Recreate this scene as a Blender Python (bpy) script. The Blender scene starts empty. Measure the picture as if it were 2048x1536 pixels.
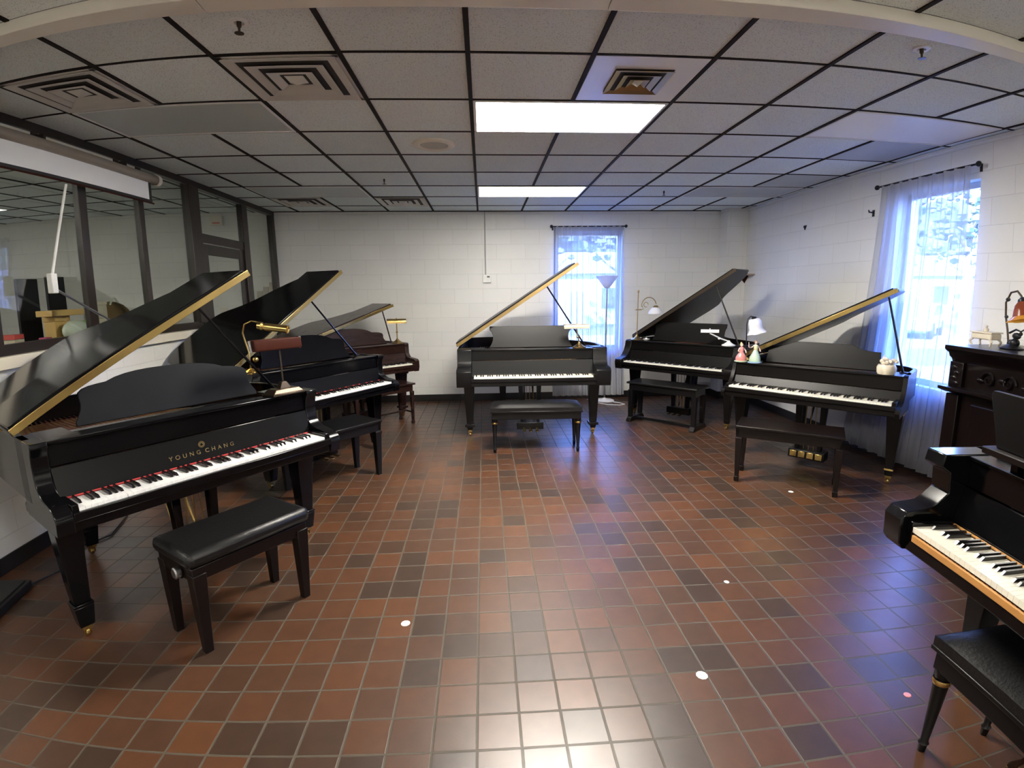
import bpy, math, random
from mathutils import Vector, Matrix
R = math.radians
random.seed(7)
C = bpy.context.scene.collection
SC = bpy.context.scene
CZ, H = 1.5396, 2.685                      # eye height, ceiling height
GX, GY, G = -0.0499, 2.6479, 0.6096        # ceiling grid origin and module
FX, FY, FP = -0.0539, 1.4798, 0.1555       # floor tile grid origin and pitch
XL, XR, YB, YN = -2.84, 3.71, 7.36, -3.0   # room planes

# ------------------------------------------------------------------ materials
MATS = {}
def mat(name, col, rough=0.5, metal=0.0, var=0.12, scale=8.0, coat=0.0, stretch=None, bump=0.0, spec=0.5, rvar=0.1):
    if name in MATS: return MATS[name]
    m = bpy.data.materials.new(name); m.use_nodes = True
    nt = m.node_tree; N = nt.nodes; L = nt.links; b = N['Principled BSDF']
    tc = N.new('ShaderNodeTexCoord'); mp = N.new('ShaderNodeMapping'); nz = N.new('ShaderNodeTexNoise')
    mp.inputs['Scale'].default_value = stretch or (1, 1, 1)
    nz.inputs['Scale'].default_value = scale; nz.inputs['Detail'].default_value = 4
    L.new(tc.outputs['Object'], mp.inputs['Vector']); L.new(mp.outputs['Vector'], nz.inputs['Vector'])
    mx = N.new('ShaderNodeMix'); mx.data_type = 'RGBA'
    c1 = [max(0, c*(1-var)) for c in col[:3]] + [1]; c2 = [min(1, c*(1+var)) for c in col[:3]] + [1]
    mx.inputs[6].default_value = c1; mx.inputs[7].default_value = c2
    L.new(nz.outputs['Fac'], mx.inputs[0]); L.new(mx.outputs[2], b.inputs['Base Color'])
    mr = N.new('ShaderNodeMapRange'); mr.inputs[3].default_value = max(0.02, rough*(1-rvar)); mr.inputs[4].default_value = min(1, rough*(1+rvar))
    L.new(nz.outputs['Fac'], mr.inputs[0]); L.new(mr.outputs[0], b.inputs['Roughness'])
    b.inputs['Metallic'].default_value = metal
    b.inputs['Specular IOR Level'].default_value = spec
    if coat: b.inputs['Coat Weight'].default_value = coat; b.inputs['Coat Roughness'].default_value = 0.04
    if bump:
        bp = N.new('ShaderNodeBump'); bp.inputs['Strength'].default_value = bump; bp.inputs['Distance'].default_value = 0.01
        L.new(nz.outputs['Fac'], bp.inputs['Height']); L.new(bp.outputs[0], b.inputs['Normal'])
    MATS[name] = m; return m

def emis(name, col, strength):
    m = mat(name, col, 0.4)
    b = m.node_tree.nodes['Principled BSDF']
    b.inputs['Emission Color'].default_value = (*col, 1); b.inputs['Emission Strength'].default_value = strength
    return m

def mathn(N, L, op, a, b=None):
    n = N.new('ShaderNodeMath'); n.operation = op
    for i, v in enumerate((a, b)):
        if v is None: continue
        if isinstance(v, (int, float)): n.inputs[i].default_value = v
        else: L.new(v, n.inputs[i])
    return n.outputs[0]

def floor_material():
    m = bpy.data.materials.new('quarry_tile'); m.use_nodes = True
    nt = m.node_tree; N = nt.nodes; L = nt.links; b = N['Principled BSDF']
    tc = N.new('ShaderNodeTexCoord'); sp = N.new('ShaderNodeSeparateXYZ'); L.new(tc.outputs['Object'], sp.inputs[0])
    u = mathn(N, L, 'DIVIDE', mathn(N, L, 'SUBTRACT', sp.outputs[0], FX), FP)
    v = mathn(N, L, 'DIVIDE', mathn(N, L, 'SUBTRACT', sp.outputs[1], FY), FP)
    cb = N.new('ShaderNodeCombineXYZ')
    L.new(mathn(N, L, 'FLOOR', u), cb.inputs[0]); L.new(mathn(N, L, 'FLOOR', v), cb.inputs[1])
    wn = N.new('ShaderNodeTexWhiteNoise'); wn.noise_dimensions = '3D'; L.new(cb.outputs[0], wn.inputs['Vector'])
    cr = N.new('ShaderNodeValToRGB'); e = cr.color_ramp.elements
    e[0].position = 0; e[0].color = (0.105, 0.060, 0.040, 1)
    e[1].position = 1; e[1].color = (0.275, 0.108, 0.045, 1)
    for p, c in ((0.16, (0.118, 0.066, 0.043, 1)), (0.26, (0.165, 0.078, 0.043, 1)), (0.5, (0.195, 0.085, 0.044, 1)), (0.8, (0.228, 0.092, 0.043, 1))):
        q = e.new(p); q.color = c
    L.new(wn.outputs['Value'], cr.inputs[0])
    nz = N.new('ShaderNodeTexNoise'); nz.inputs['Scale'].default_value = 14; nz.inputs['Detail'].default_value = 6; L.new(tc.outputs['Object'], nz.inputs['Vector'])
    mm = N.new('ShaderNodeMix'); mm.data_type = 'RGBA'; mm.blend_type = 'MULTIPLY'; mm.inputs[0].default_value = 1
    mr = N.new('ShaderNodeMapRange'); mr.inputs[3].default_value = 0.25; mr.inputs[4].default_value = 0.45; L.new(nz.outputs['Fac'], mr.inputs[0])
    L.new(cr.outputs[0], mm.inputs[6]); L.new(mr.outputs[0], mm.inputs[7])
    fu = mathn(N, L, 'FRACT', u); fv = mathn(N, L, 'FRACT', v)
    du = mathn(N, L, 'MINIMUM', fu, mathn(N, L, 'SUBTRACT', 1.0, fu)); dv = mathn(N, L, 'MINIMUM', fv, mathn(N, L, 'SUBTRACT', 1.0, fv))
    d = mathn(N, L, 'MINIMUM', du, dv)
    n2 = N.new('ShaderNodeTexNoise'); n2.inputs['Scale'].default_value = 30; L.new(tc.outputs['Object'], n2.inputs['Vector'])
    dj = mathn(N, L, 'ADD', d, mathn(N, L, 'MULTIPLY', mathn(N, L, 'SUBTRACT', n2.outputs['Fac'], 0.5), 0.018))
    g = N.new('ShaderNodeMapRange'); g.inputs[1].default_value = 0.020; g.inputs[2].default_value = 0.036; L.new(dj, g.inputs[0])
    mx = N.new('ShaderNodeMix'); mx.data_type = 'RGBA'; mx.inputs[6].default_value = (0.062, 0.050, 0.034, 1)
    L.new(g.outputs[0], mx.inputs[0]); L.new(mm.outputs[2], mx.inputs[7]); L.new(mx.outputs[2], b.inputs['Base Color'])
    lf0 = N.new('ShaderNodeTexNoise'); lf0.inputs['Scale'].default_value = 9; lf0.inputs['Detail'].default_value = 2; L.new(tc.outputs['Object'], lf0.inputs['Vector'])
    rr = N.new('ShaderNodeMapRange'); rr.inputs[3].default_value = 0.75; rr.inputs[4].default_value = 0.36; L.new(g.outputs[0], rr.inputs[0])
    rn = mathn(N, L, 'ADD', rr.outputs[0], mathn(N, L, 'MULTIPLY', mathn(N, L, 'SUBTRACT', lf0.outputs['Fac'], 0.5), 0.12))
    L.new(rn, b.inputs['Roughness'])
    lf = N.new('ShaderNodeTexNoise'); lf.inputs['Scale'].default_value = 6; lf.inputs['Detail'].default_value = 1; L.new(tc.outputs['Object'], lf.inputs['Vector'])
    hh = mathn(N, L, 'ADD', g.outputs[0], mathn(N, L, 'MULTIPLY', lf.outputs['Fac'], 0.25))
    wt = hh
    bp = N.new('ShaderNodeBump'); bp.inputs['Strength'].default_value = 0.30; bp.inputs['Distance'].default_value = 0.004
    L.new(wt, bp.inputs['Height']); L.new(bp.outputs[0], b.inputs['Normal'])
    b.inputs['Specular IOR Level'].default_value = 0.45; b.inputs['Coat Weight'].default_value = 0.22; b.inputs['Coat Roughness'].default_value = 0.26
    return m

def block_material(name, axis, col=(0.80, 0.80, 0.78)):
    m = bpy.data.materials.new(name); m.use_nodes = True
    nt = m.node_tree; N = nt.nodes; L = nt.links; b = N['Principled BSDF']
    tc = N.new('ShaderNodeTexCoord'); sp = N.new('ShaderNodeSeparateXYZ'); L.new(tc.outputs['Object'], sp.inputs[0])
    cb = N.new('ShaderNodeCombineXYZ'); L.new(sp.outputs[axis], cb.inputs[0]); L.new(sp.outputs[2], cb.inputs[1])
    br = N.new('ShaderNodeTexBrick'); br.offset = 0.5; br.inputs['Scale'].default_value = 1
    br.inputs['Brick Width'].default_value = 0.4064; br.inputs['Row Height'].default_value = 0.2032
    br.inputs['Mortar Size'].default_value = 0.0035; br.inputs['Mortar Smooth'].default_value = 0.6
    br.inputs['Color1'].default_value = (*col, 1); br.inputs['Color2'].default_value = tuple(c*0.965 for c in col) + (1,)
    br.inputs['Mortar'].default_value = tuple(c*0.85 for c in col) + (1,)
    L.new(cb.outputs[0], br.inputs['Vector']); 
    nz = N.new('ShaderNodeTexNoise'); nz.inputs['Scale'].default_value = 60; nz.inputs['Detail'].default_value = 5; L.new(tc.outputs['Object'], nz.inputs['Vector'])
    nl = N.new('ShaderNodeTexNoise'); nl.inputs['Scale'].default_value = 1.3; L.new(tc.outputs['Object'], nl.inputs['Vector'])
    mr = N.new('ShaderNodeMapRange'); mr.inputs[3].default_value = 0.93; mr.inputs[4].default_value = 1.05; L.new(nl.outputs['Fac'], mr.inputs[0])
    mm = N.new('ShaderNodeMix'); mm.data_type = 'RGBA'; mm.blend_type = 'MULTIPLY'; mm.inputs[0].default_value = 1
    L.new(br.outputs['Color'], mm.inputs[6]); L.new(mr.outputs[0], mm.inputs[7]); L.new(mm.outputs[2], b.inputs['Base Color'])
    b.inputs['Roughness'].default_value = 0.55
    hh = mathn(N, L, 'SUBTRACT', mathn(N, L, 'MULTIPLY', nz.outputs['Fac'], 0.25), br.outputs['Fac'])
    bp = N.new('ShaderNodeBump'); bp.inputs['Strength'].default_value = 0.5; bp.inputs['Distance'].default_value = 0.003
    L.new(hh, bp.inputs['Height']); L.new(bp.outputs[0], b.inputs['Normal'])
    return m

def ceiling_material():
    m = bpy.data.materials.new('acoustic_tile'); m.use_nodes = True
    nt = m.node_tree; N = nt.nodes; L = nt.links; b = N['Principled BSDF']
    tc = N.new('ShaderNodeTexCoord'); sp = N.new('ShaderNodeSeparateXYZ'); L.new(tc.outputs['Object'], sp.inputs[0])
    u = mathn(N, L, 'DIVIDE', mathn(N, L, 'SUBTRACT', sp.outputs[0], GX), G); v = mathn(N, L, 'DIVIDE', mathn(N, L, 'SUBTRACT', sp.outputs[1], GY), G)
    cb = N.new('ShaderNodeCombineXYZ'); L.new(mathn(N, L, 'FLOOR', u), cb.inputs[0]); L.new(mathn(N, L, 'FLOOR', v), cb.inputs[1])
    wn = N.new('ShaderNodeTexWhiteNoise'); L.new(cb.outputs[0], wn.inputs['Vector'])
    mr = N.new('ShaderNodeMapRange'); mr.inputs[3].default_value = 0.90; mr.inputs[4].default_value = 1.06; L.new(wn.outputs['Value'], mr.inputs[0])
    vo = N.new('ShaderNodeTexNoise'); vo.inputs['Scale'].default_value = 150; vo.inputs['Detail'].default_value = 2; L.new(tc.outputs['Object'], vo.inputs['Vector'])
    pit = N.new('ShaderNodeMapRange'); pit.inputs[1].default_value = 0.33; pit.inputs[2].default_value = 0.42; pit.inputs[3].default_value = 0.62; pit.inputs[4].default_value = 1.0
    L.new(vo.outputs['Fac'], pit.inputs[0])
    f = mathn(N, L, 'MULTIPLY', mr.outputs[0], pit.outputs[0])
    mm = N.new('ShaderNodeMix'); mm.data_type = 'RGBA'; mm.blend_type = 'MULTIPLY'; mm.inputs[0].default_value = 1
    mm.inputs[6].default_value = (0.82, 0.89, 0.88, 1); L.new(f, mm.inputs[7]); L.new(mm.outputs[2], b.inputs['Base Color'])
    b.inputs['Roughness'].default_value = 0.9; b.inputs['Specular IOR Level'].default_value = 0.2
    bp = N.new('ShaderNodeBump'); bp.inputs['Strength'].default_value = 0.4; bp.inputs['Distance'].default_value = 0.003
    L.new(pit.outputs[0], bp.inputs['Height']); L.new(bp.outputs[0], b.inputs['Normal'])
    return m

def sheer_material(name, opacity=0.62):
    m = bpy.data.materials.new(name); m.use_nodes = True
    nt = m.node_tree; N = nt.nodes; L = nt.links; N.remove(N['Principled BSDF']); out = N['Material Output']
    tc = N.new('ShaderNodeTexCoord'); nz = N.new('ShaderNodeTexNoise'); nz.inputs['Scale'].default_value = 3; L.new(tc.outputs['Object'], nz.inputs['Vector'])
    mr = N.new('ShaderNodeMapRange'); mr.inputs[3].default_value = opacity-0.06; mr.inputs[4].default_value = opacity+0.06; L.new(nz.outputs['Fac'], mr.inputs[0])
    lw = N.new('ShaderNodeLayerWeight'); lw.inputs['Blend'].default_value = 0.5
    op = N.new('ShaderNodeMath'); op.operation = 'ADD'; op.use_clamp = True
    L.new(mr.outputs[0], op.inputs[0]); L.new(mathn(N, L, 'MULTIPLY', lw.outputs['Facing'], 0.6), op.inputs[1])
    tr = N.new('ShaderNodeBsdfTransparent'); tr.inputs[0].default_value = (0.95, 0.97, 1, 1)
    df = N.new('ShaderNodeBsdfDiffuse'); df.inputs[0].default_value = (0.84, 0.85, 0.90, 1)
    tl = N.new('ShaderNodeBsdfTranslucent'); tl.inputs[0].default_value = (0.17, 0.20, 0.28, 1)
    m1 = N.new('ShaderNodeMixShader'); m1.inputs[0].default_value = 0.55; L.new(df.outputs[0], m1.inputs[1]); L.new(tl.outputs[0], m1.inputs[2])
    m2 = N.new('ShaderNodeMixShader'); L.new(op.outputs[0], m2.inputs[0]); L.new(tr.outputs[0], m2.inputs[1]); L.new(m1.outputs[0], m2.inputs[2])
    L.new(m2.outputs[0], out.inputs[0]); return m

def glass_material(name, refl=0.035, tint=(0.93, 0.96, 0.95)):
    m = bpy.data.materials.new(name); m.use_nodes = True
    nt = m.node_tree; N = nt.nodes; L = nt.links; N.remove(N['Principled BSDF']); out = N['Material Output']
    tr = N.new('ShaderNodeBsdfTransparent'); tr.inputs[0].default_value = (*tint, 1)
    gl = N.new('ShaderNodeBsdfGlossy'); gl.inputs['Roughness'].default_value = 0.01
    tc = N.new('ShaderNodeTexCoord'); nz = N.new('ShaderNodeTexNoise'); nz.inputs['Scale'].default_value = 2.0; L.new(tc.outputs['Object'], nz.inputs['Vector'])
    lw = N.new('ShaderNodeLayerWeight'); lw.inputs['Blend'].default_value = 0.5
    f2 = mathn(N, L, 'ADD', mathn(N, L, 'MULTIPLY', mathn(N, L, 'POWER', lw.outputs['Facing'], 5.0), 0.9), mathn(N, L, 'ADD', mathn(N, L, 'MULTIPLY', nz.outputs['Fac'], 0.02), refl))
    mx = N.new('ShaderNodeMixShader'); L.new(f2, mx.inputs[0]); L.new(tr.outputs[0], mx.inputs[1]); L.new(gl.outputs[0], mx.inputs[2])
    L.new(mx.outputs[0], out.inputs[0]); return m

def frosted_shade(name, col, trans=0.5):
    m = bpy.data.materials.new(name); m.use_nodes = True
    nt = m.node_tree; N = nt.nodes; L = nt.links; b = N['Principled BSDF']; out = N['Material Output']
    tc = N.new('ShaderNodeTexCoord'); gr = N.new('ShaderNodeTexNoise'); gr.inputs['Scale'].default_value = 9; L.new(tc.outputs['Object'], gr.inputs['Vector'])
    mx = N.new('ShaderNodeMix'); mx.data_type = 'RGBA'; mx.inputs[6].default_value = (*col, 1); mx.inputs[7].default_value = tuple(min(1, c*1.15) for c in col) + (1,)
    L.new(gr.outputs['Fac'], mx.inputs[0]); L.new(mx.outputs[2], b.inputs['Base Color']); b.inputs['Roughness'].default_value = 0.25
    tl = N.new('ShaderNodeBsdfTranslucent'); L.new(mx.outputs[2], tl.inputs[0])
    ms = N.new('ShaderNodeMixShader'); ms.inputs[0].default_value = trans; L.new(b.outputs[0], ms.inputs[1]); L.new(tl.outputs[0], ms.inputs[2]); L.new(ms.outputs[0], out.inputs[0])
    return m

M = dict(
    ebony=mat('polished_ebony', (0.0025, 0.0025, 0.0032), 0.14, spec=0.28, var=0.2, scale=3),
    satin=mat('satin_black_lacquer', (0.004, 0.004, 0.0045), 0.33, spec=0.30, var=0.25, scale=5, stretch=(1, 8, 8)),
    satin2=mat('worn_black_lacquer', (0.0035, 0.003, 0.003), 0.34, spec=0.22, var=0.3, scale=4, stretch=(1, 10, 10)),
    deskgrey=mat('dusty_black_desk', (0.007, 0.008, 0.011), 0.5, spec=0.15, var=0.35, scale=9),
    walnut=mat('brown_mahogany', (0.022, 0.010, 0.008), 0.28, spec=0.3, var=0.35, scale=3, stretch=(1, 12, 12), coat=0.3),
    darkmahog=mat('dark_mahogany', (0.004, 0.002, 0.002), 0.3, spec=0.25, var=0.4, scale=3, stretch=(12, 12, 1), coat=0.2),
    redwood=mat('red_brown_wood', (0.045, 0.011, 0.006), 0.55, spec=0.12, var=0.25, scale=4, stretch=(12, 1, 1)),
    brass=mat('brass', (0.62, 0.44, 0.16), 0.24, metal=1, var=0.1),
    abrass=mat('aged_brass', (0.42, 0.30, 0.13), 0.34, metal=1, var=0.2),
    bronze=mat('dark_bronze', (0.10, 0.075, 0.055), 0.35, metal=0.8, var=0.2),
    iron=mat('black_iron', (0.015, 0.015, 0.018), 0.4, metal=0.5),
    plate=mat('gold_iron_plate', (0.40, 0.22, 0.08), 0.35, metal=0.7, var=0.15),
    copper=mat('copper_string', (0.36, 0.12, 0.06), 0.32, metal=0.9),
    soundwood=mat('soundboard_wood', (0.36, 0.17, 0.07), 0.5, var=0.2, scale=3, stretch=(1, 20, 1)),
    ivory=mat('ivory_key', (0.80, 0.78, 0.68), 0.22, var=0.03),
    white=mat('white_key', (0.86, 0.87, 0.86), 0.16, var=0.02),
    blackkey=mat('black_key', (0.010, 0.009, 0.010), 0.18, var=0.1),
    felt=mat('red_felt', (0.35, 0.03, 0.03), 0.95, bump=0.2, scale=60),
    rawwood=mat('raw_key_frame_wood', (0.50, 0.24, 0.07), 0.4, var=0.2, scale=3, stretch=(10, 1, 10)),
    leather=mat('black_leather', (0.006, 0.006, 0.0065), 0.38, spec=0.35, var=0.2, scale=70, bump=0.15),
    benchwood=mat('dark_brown_bench_wood', (0.006, 0.0035, 0.003), 0.36, spec=0.25, var=0.3, scale=4, stretch=(1, 10, 10)),
    steel=mat('brushed_steel', (0.55, 0.56, 0.58), 0.3, metal=1),
    whitepaint=mat('white_metal_paint', (0.80, 0.80, 0.78), 0.35, var=0.04),
    creampaint=mat('cream_metal_paint', (0.76, 0.71, 0.60), 0.4, var=0.06),
    plaster=mat('pale_painted_wall', (0.66, 0.66, 0.65), 0.7, var=0.04, scale=2),
    tbar=mat('dark_ceiling_bar', (0.014, 0.011, 0.009), 0.7, spec=0.15, var=0.1),
    frame=mat('dark_bronze_frame', (0.020, 0.014, 0.011), 0.32, var=0.2, scale=3, stretch=(1, 1, 0.3)),
    rubber=mat('black_vinyl_base', (0.012, 0.011, 0.012), 0.4, var=0.1),
    vent=mat('stained_vent_metal', (0.62, 0.59, 0.54), 0.4, var=0.15, scale=6),
    duct=mat('dark_duct', (0.02, 0.017, 0.015), 0.8),
    lensoff=mat('unlit_lens', (0.50, 0.54, 0.53), 0.35, var=0.06, scale=3),
    lensblue=mat('pale_lens', (0.88, 0.90, 0.94), 0.3, var=0.03, scale=3),
    panel=mat('grey_ceiling_panel', (0.48, 0.52, 0.54), 0.55, var=0.12, scale=3),
    beam=mat('cream_raceway', (0.74, 0.71, 0.64), 0.42, var=0.08, scale=1.5),
    screen=mat('screen_fabric', (0.86, 0.87, 0.87), 0.8, var=0.02),
    screentube=mat('tan_screen_case', (0.28, 0.24, 0.19), 0.4, var=0.1),
    cordb=mat('black_cord', (0.01, 0.01, 0.01), 0.5),
    porcelain=mat('cream_porcelain', (0.66, 0.60, 0.48), 0.2, var=0.12, scale=30),
    asphalt=mat('asphalt', (0.09, 0.095, 0.10), 0.9, var=0.12, scale=4),
    lawn=mat('dry_lawn', (0.26, 0.23, 0.12), 0.95, var=0.25, scale=6, bump=0.4),
    leaf=mat('pale_foliage', (0.11, 0.14, 0.09), 0.8, var=0.35, scale=5),
    bark=mat('grey_bark', (0.15, 0.13, 0.11), 0.9, var=0.3, scale=8),
    siding=mat('white_siding', (0.42, 0.42, 0.41), 0.6, var=0.05),
    roof=mat('grey_roof', (0.20, 0.19, 0.19), 0.8),
    darkglass=mat('dark_window_glass', (0.05, 0.06, 0.08), 0.1),
    carred=mat('silver_car_paint', (0.60, 0.62, 0.66), 0.25, metal=0.4),
    litbrass=mat('pale_brass', (0.62, 0.54, 0.40), 0.3, metal=0.5),  # aged brass with the window's light put into its colour
    paper=mat('white_paper', (0.80, 0.80, 0.78), 0.7, var=0.03),
)
M['sheer'] = sheer_material('sheer_curtain_cloth', 0.60)
M['glass'] = glass_material('clear_window_glass')
M['glassin'] = glass_material('interior_window_glass', 0.06, (0.90, 0.92, 0.90))
M['milk'] = frosted_shade('milk_glass', (0.82, 0.83, 0.88), 0.4)
M['amber'] = frosted_shade('amber_glass', (0.85, 0.42, 0.05), 0.5)
M['redglass'] = frosted_shade('red_amber_glass', (0.30, 0.07, 0.03), 0.4)
M['lit'] = emis('lit_lens', (1.0, 0.94, 0.84), 20.0); M['litfar'] = emis('dim_lit_lens', (1.0, 0.94, 0.84), 2.4); M['fillrear'] = emis('rear_fill_lens', (1.0, 0.94, 0.84), 11.0); M['filladj'] = emis('adjoining_fill_lens', (1.0, 0.94, 0.84), 7.5)  # rear and adjoining lenses glow for added fill panels
M['floor'] = floor_material()
M['blockx'] = block_material('painted_block_back', 0); M['blocky'] = block_material('painted_block_side', 1)
M['ceil'] = ceiling_material()

# ------------------------------------------------------------------ mesh builder
class MB:
    def __init__(s): s.v = []; s.f = []; s.M = None
    def add(s, vs, fs):
        o = len(s.v); s.v += [tuple(v) for v in vs]; s.f += [tuple(i+o for i in f) for f in fs]; return s
    def box(s, x0, x1, y0, y1, z0, z1):
        return s.add([(x0,y0,z0),(x1,y0,z0),(x1,y1,z0),(x0,y1,z0),(x0,y0,z1),(x1,y0,z1),(x1,y1,z1),(x0,y1,z1)],
                     [(0,3,2,1),(4,5,6,7),(0,1,5,4),(1,2,6,5),(2,3,7,6),(3,0,4,7)])
    def prism(s, poly, fn, a, b):
        """poly: 2D points; fn(u,v,t)->3D; extruded from t=a to t=b"""
        n = len(poly); vs = [fn(u, v, a) for u, v in poly] + [fn(u, v, b) for u, v in poly]
        fs = [tuple(range(n-1, -1, -1)), tuple(range(n, 2*n))] + [(i, (i+1) % n, n+(i+1) % n, n+i) for i in range(n)]
        return s.add(vs, fs)
    def frus(s, cx, cy, z0, z1, w0, d0, w1, d1):
        return s.add([(cx-w0/2,cy-d0/2,z0),(cx+w0/2,cy-d0/2,z0),(cx+w0/2,cy+d0/2,z0),(cx-w0/2,cy+d0/2,z0),
                      (cx-w1/2,cy-d1/2,z1),(cx+w1/2,cy-d1/2,z1),(cx+w1/2,cy+d1/2,z1),(cx-w1/2,cy+d1/2,z1)],
                     [(0,3,2,1),(4,5,6,7),(0,1,5,4),(1,2,6,5),(2,3,7,6),(3,0,4,7)])
    def lathe(s, prof, cx=0, cy=0, n=24, mtx=None, ripple=0.0, nr=8):
        vs = []; fs = []; k = len(prof)
        for i in range(n):
            a = 2*math.pi*i/n
            for j, (r, z) in enumerate(prof):
                rr = max(r, 1e-4)*(1 + (ripple*math.cos(nr*a) if ripple and j == 0 else 0))
                p = Vector((rr*math.cos(a), rr*math.sin(a), z))
                if mtx: p = mtx @ p
                vs.append((p.x+cx, p.y+cy, p.z))
        for i in range(n):
            for j in range(k-1):
                a, b = i*k+j, ((i+1) % n)*k+j
                fs.append((a, b, b+1, a+1))
        return s.add(vs, fs)
    def tube(s, pts, r, n=10):
        pts = [Vector(p) for p in pts]; rs = r if isinstance(r, (list, tuple)) else [r]*len(pts)
        o = len(s.v); vs = []; fs = []; prev = None
        for i, p in enumerate(pts):
            t = (pts[min(i+1, len(pts)-1)]-pts[max(i-1, 0)]).normalized()
            if prev is None:
                up = Vector((0, 0, 1)) if abs(t.z) < 0.9 else Vector((1, 0, 0)); a = t.cross(up).normalized()
            else:
                a = (prev - t*prev.dot(t)).normalized()
            prev = a; b = t.cross(a)
            for k in range(n):
                th = 2*math.pi*k/n; q = p + a*rs[i]*math.cos(th) + b*rs[i]*math.sin(th); vs.append(tuple(q))
        for i in range(len(pts)-1):
            for k in range(n):
                fs.append((i*n+k, i*n+(k+1) % n, (i+1)*n+(k+1) % n, (i+1)*n+k))
        fs.append(tuple(range(n-1, -1, -1))); fs.append(tuple(range((len(pts)-1)*n, len(pts)*n)))
        return s.add(vs, fs)
    def ball(s, c, r, n=14, sq=(1, 1, 1)):
        vs = []; fs = []; m = n//2
        for j in range(m+1):
            ph = math.pi*j/m
            for i in range(n):
                a = 2*math.pi*i/n; vs.append((c[0]+r*sq[0]*math.sin(ph)*math.cos(a), c[1]+r*sq[1]*math.sin(ph)*math.sin(a), c[2]+r*sq[2]*math.cos(ph)))
        for j in range(m):
            for i in range(n): fs.append((j*n+i, (j+1)*n+i, (j+1)*n+(i+1) % n, j*n+(i+1) % n))
        return s.add(vs, fs)
    def xform(s, f): s.v = [tuple(f(v)) for v in s.v]; return s
    def build(s, name, m, parent=None, bevel=0, smooth=False, label=None, kind=None, loc=None, sub=0):
        me = bpy.data.meshes.new(name); me.from_pydata(s.v, [], s.f); me.update()
        import bmesh
        bm = bmesh.new(); bm.from_mesh(me); bmesh.ops.recalc_face_normals(bm, faces=bm.faces); bm.to_mesh(me); bm.free()
        me.materials.append(m if not isinstance(m, str) else M[m])
        o = bpy.data.objects.new(name, me); C.objects.link(o)
        if parent is not None: o.parent = parent
        if loc: o.location = loc
        if bevel:
            b = o.modifiers.new('Bevel', 'BEVEL'); b.width = bevel; b.segments = 2; b.limit_method = 'ANGLE'; b.angle_limit = R(40)
            b.harden_normals = False
        if sub:
            b = o.modifiers.new('Subdivision', 'SUBSURF'); b.levels = sub; b.render_levels = sub
        if smooth or bevel:
            for p in me.polygons: p.use_smooth = True
            try:
                me.set_sharp_from_angle(angle=R(38))
            except Exception: pass
        if label: o['label'] = label
        if kind: o['kind'] = kind
        return o

def thing(name, label, cat, loc=(0, 0, 0), rz=0, group=None):
    o = bpy.data.objects.new(name, None); C.objects.link(o); o.empty_display_size = 0.1
    o.location = loc; o.rotation_euler = (0, 0, rz); o['label'] = label; o['category'] = cat
    if group: o['group'] = group
    return o
def tag(o, label, cat, group=None):
    o['label'] = label; o['category'] = cat
    if group: o['group'] = group
    return o
XY = lambda u, v, t: (u, v, t)
YZ = lambda u, v, t: (t, u, v)
XZ = lambda u, v, t: (u, t, v)

# ------------------------------------------------------------------ room shell
MB().box(XL-0.2, XR+0.3, YN-0.2, YB+0.3, -0.15, 0).build('floor', 'floor', kind='structure')
MB().box(XL-0.01, XR+0.3, YN-0.2, YB+0.3, H, H+0.15).build('ceiling', 'ceil', kind='structure')
# back wall with window opening
WX0, WX1, WZ0, WZ1 = 1.05, 2.0, 0.73, 2.405
w = MB(); T = 0.22
w.box(XL-5.6, WX0, YB, YB+T, 0, H); w.box(WX1, XR+0.3, YB, YB+T, 0, H); w.box(WX0, WX1, YB, YB+T, 0, WZ0); w.box(WX0, WX1, YB, YB+T, WZ1, H)
w.build('wall_back', 'blockx', kind='structure')
RY0, RY1, RZ0, RZ1 = 3.565, 4.43, 0.74, 2.39
w = MB()
w.box(XR, XR+T, YN-0.2, RY0, 0, H); w.box(XR, XR+T, RY1, YB+T, 0, H); w.box(XR, XR+T, RY0, RY1, 0, RZ0); w.box(XR, XR+T, RY0, RY1, RZ1, H)
w.build('wall_right', 'blocky', kind='structure')
MB().box(3.41, XR, 7.12, YB, 0, H).build('wall_corner_pillar', 'blockx', kind='structure')
MB().box(XL-5.6, XR+T, YN-0.2, YN, 0, H).build('wall_front', 'blockx', kind='structure')
# left partition: block dado, ledge, glazing
MB().box(XL-0.15, XL, YN, 5.40, 0, 1.165).build('wall_left', 'blocky', kind='structure')
MB().box(XL-0.16, XL+0.055, YN, 5.40, 1.165, 1.238).build('trim_1', 'creampaint', kind='structure', bevel=0.004)
def window(n, frm, pane, fm='frame', gm='glass'):
    o = frm.build(f'window_{n}', fm, kind='structure', bevel=0.004); 
    pane.build('pane', gm, o); return o
f = MB(); x0, x1 = XL-0.045, XL
f.box(x0, x1, YN, 5.45, 1.238, 1.305)
f.box(x0-0.01, x1+0.012, YN, YB, 2.625, H)
for a, b in ((0.2, 0.3), (1.05, 1.15), (2.05, 2.15), (2.93, 2.99), (3.775, 3.86), (4.48, 4.55)): f.box(x0, x1, a, b, 1.30, 2.63)
f.box(x0-0.01, x1+0.02, 5.24, 5.32, 1.30, 2.63); f.box(x0-0.02, x1+0.01, 5.32, 5.45, 0, 2.63)
window(1, f, MB().box(XL-0.026, XL-0.021, YN, 5.3, 1.3, 2.63), 'frame', 'glassin')
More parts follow.
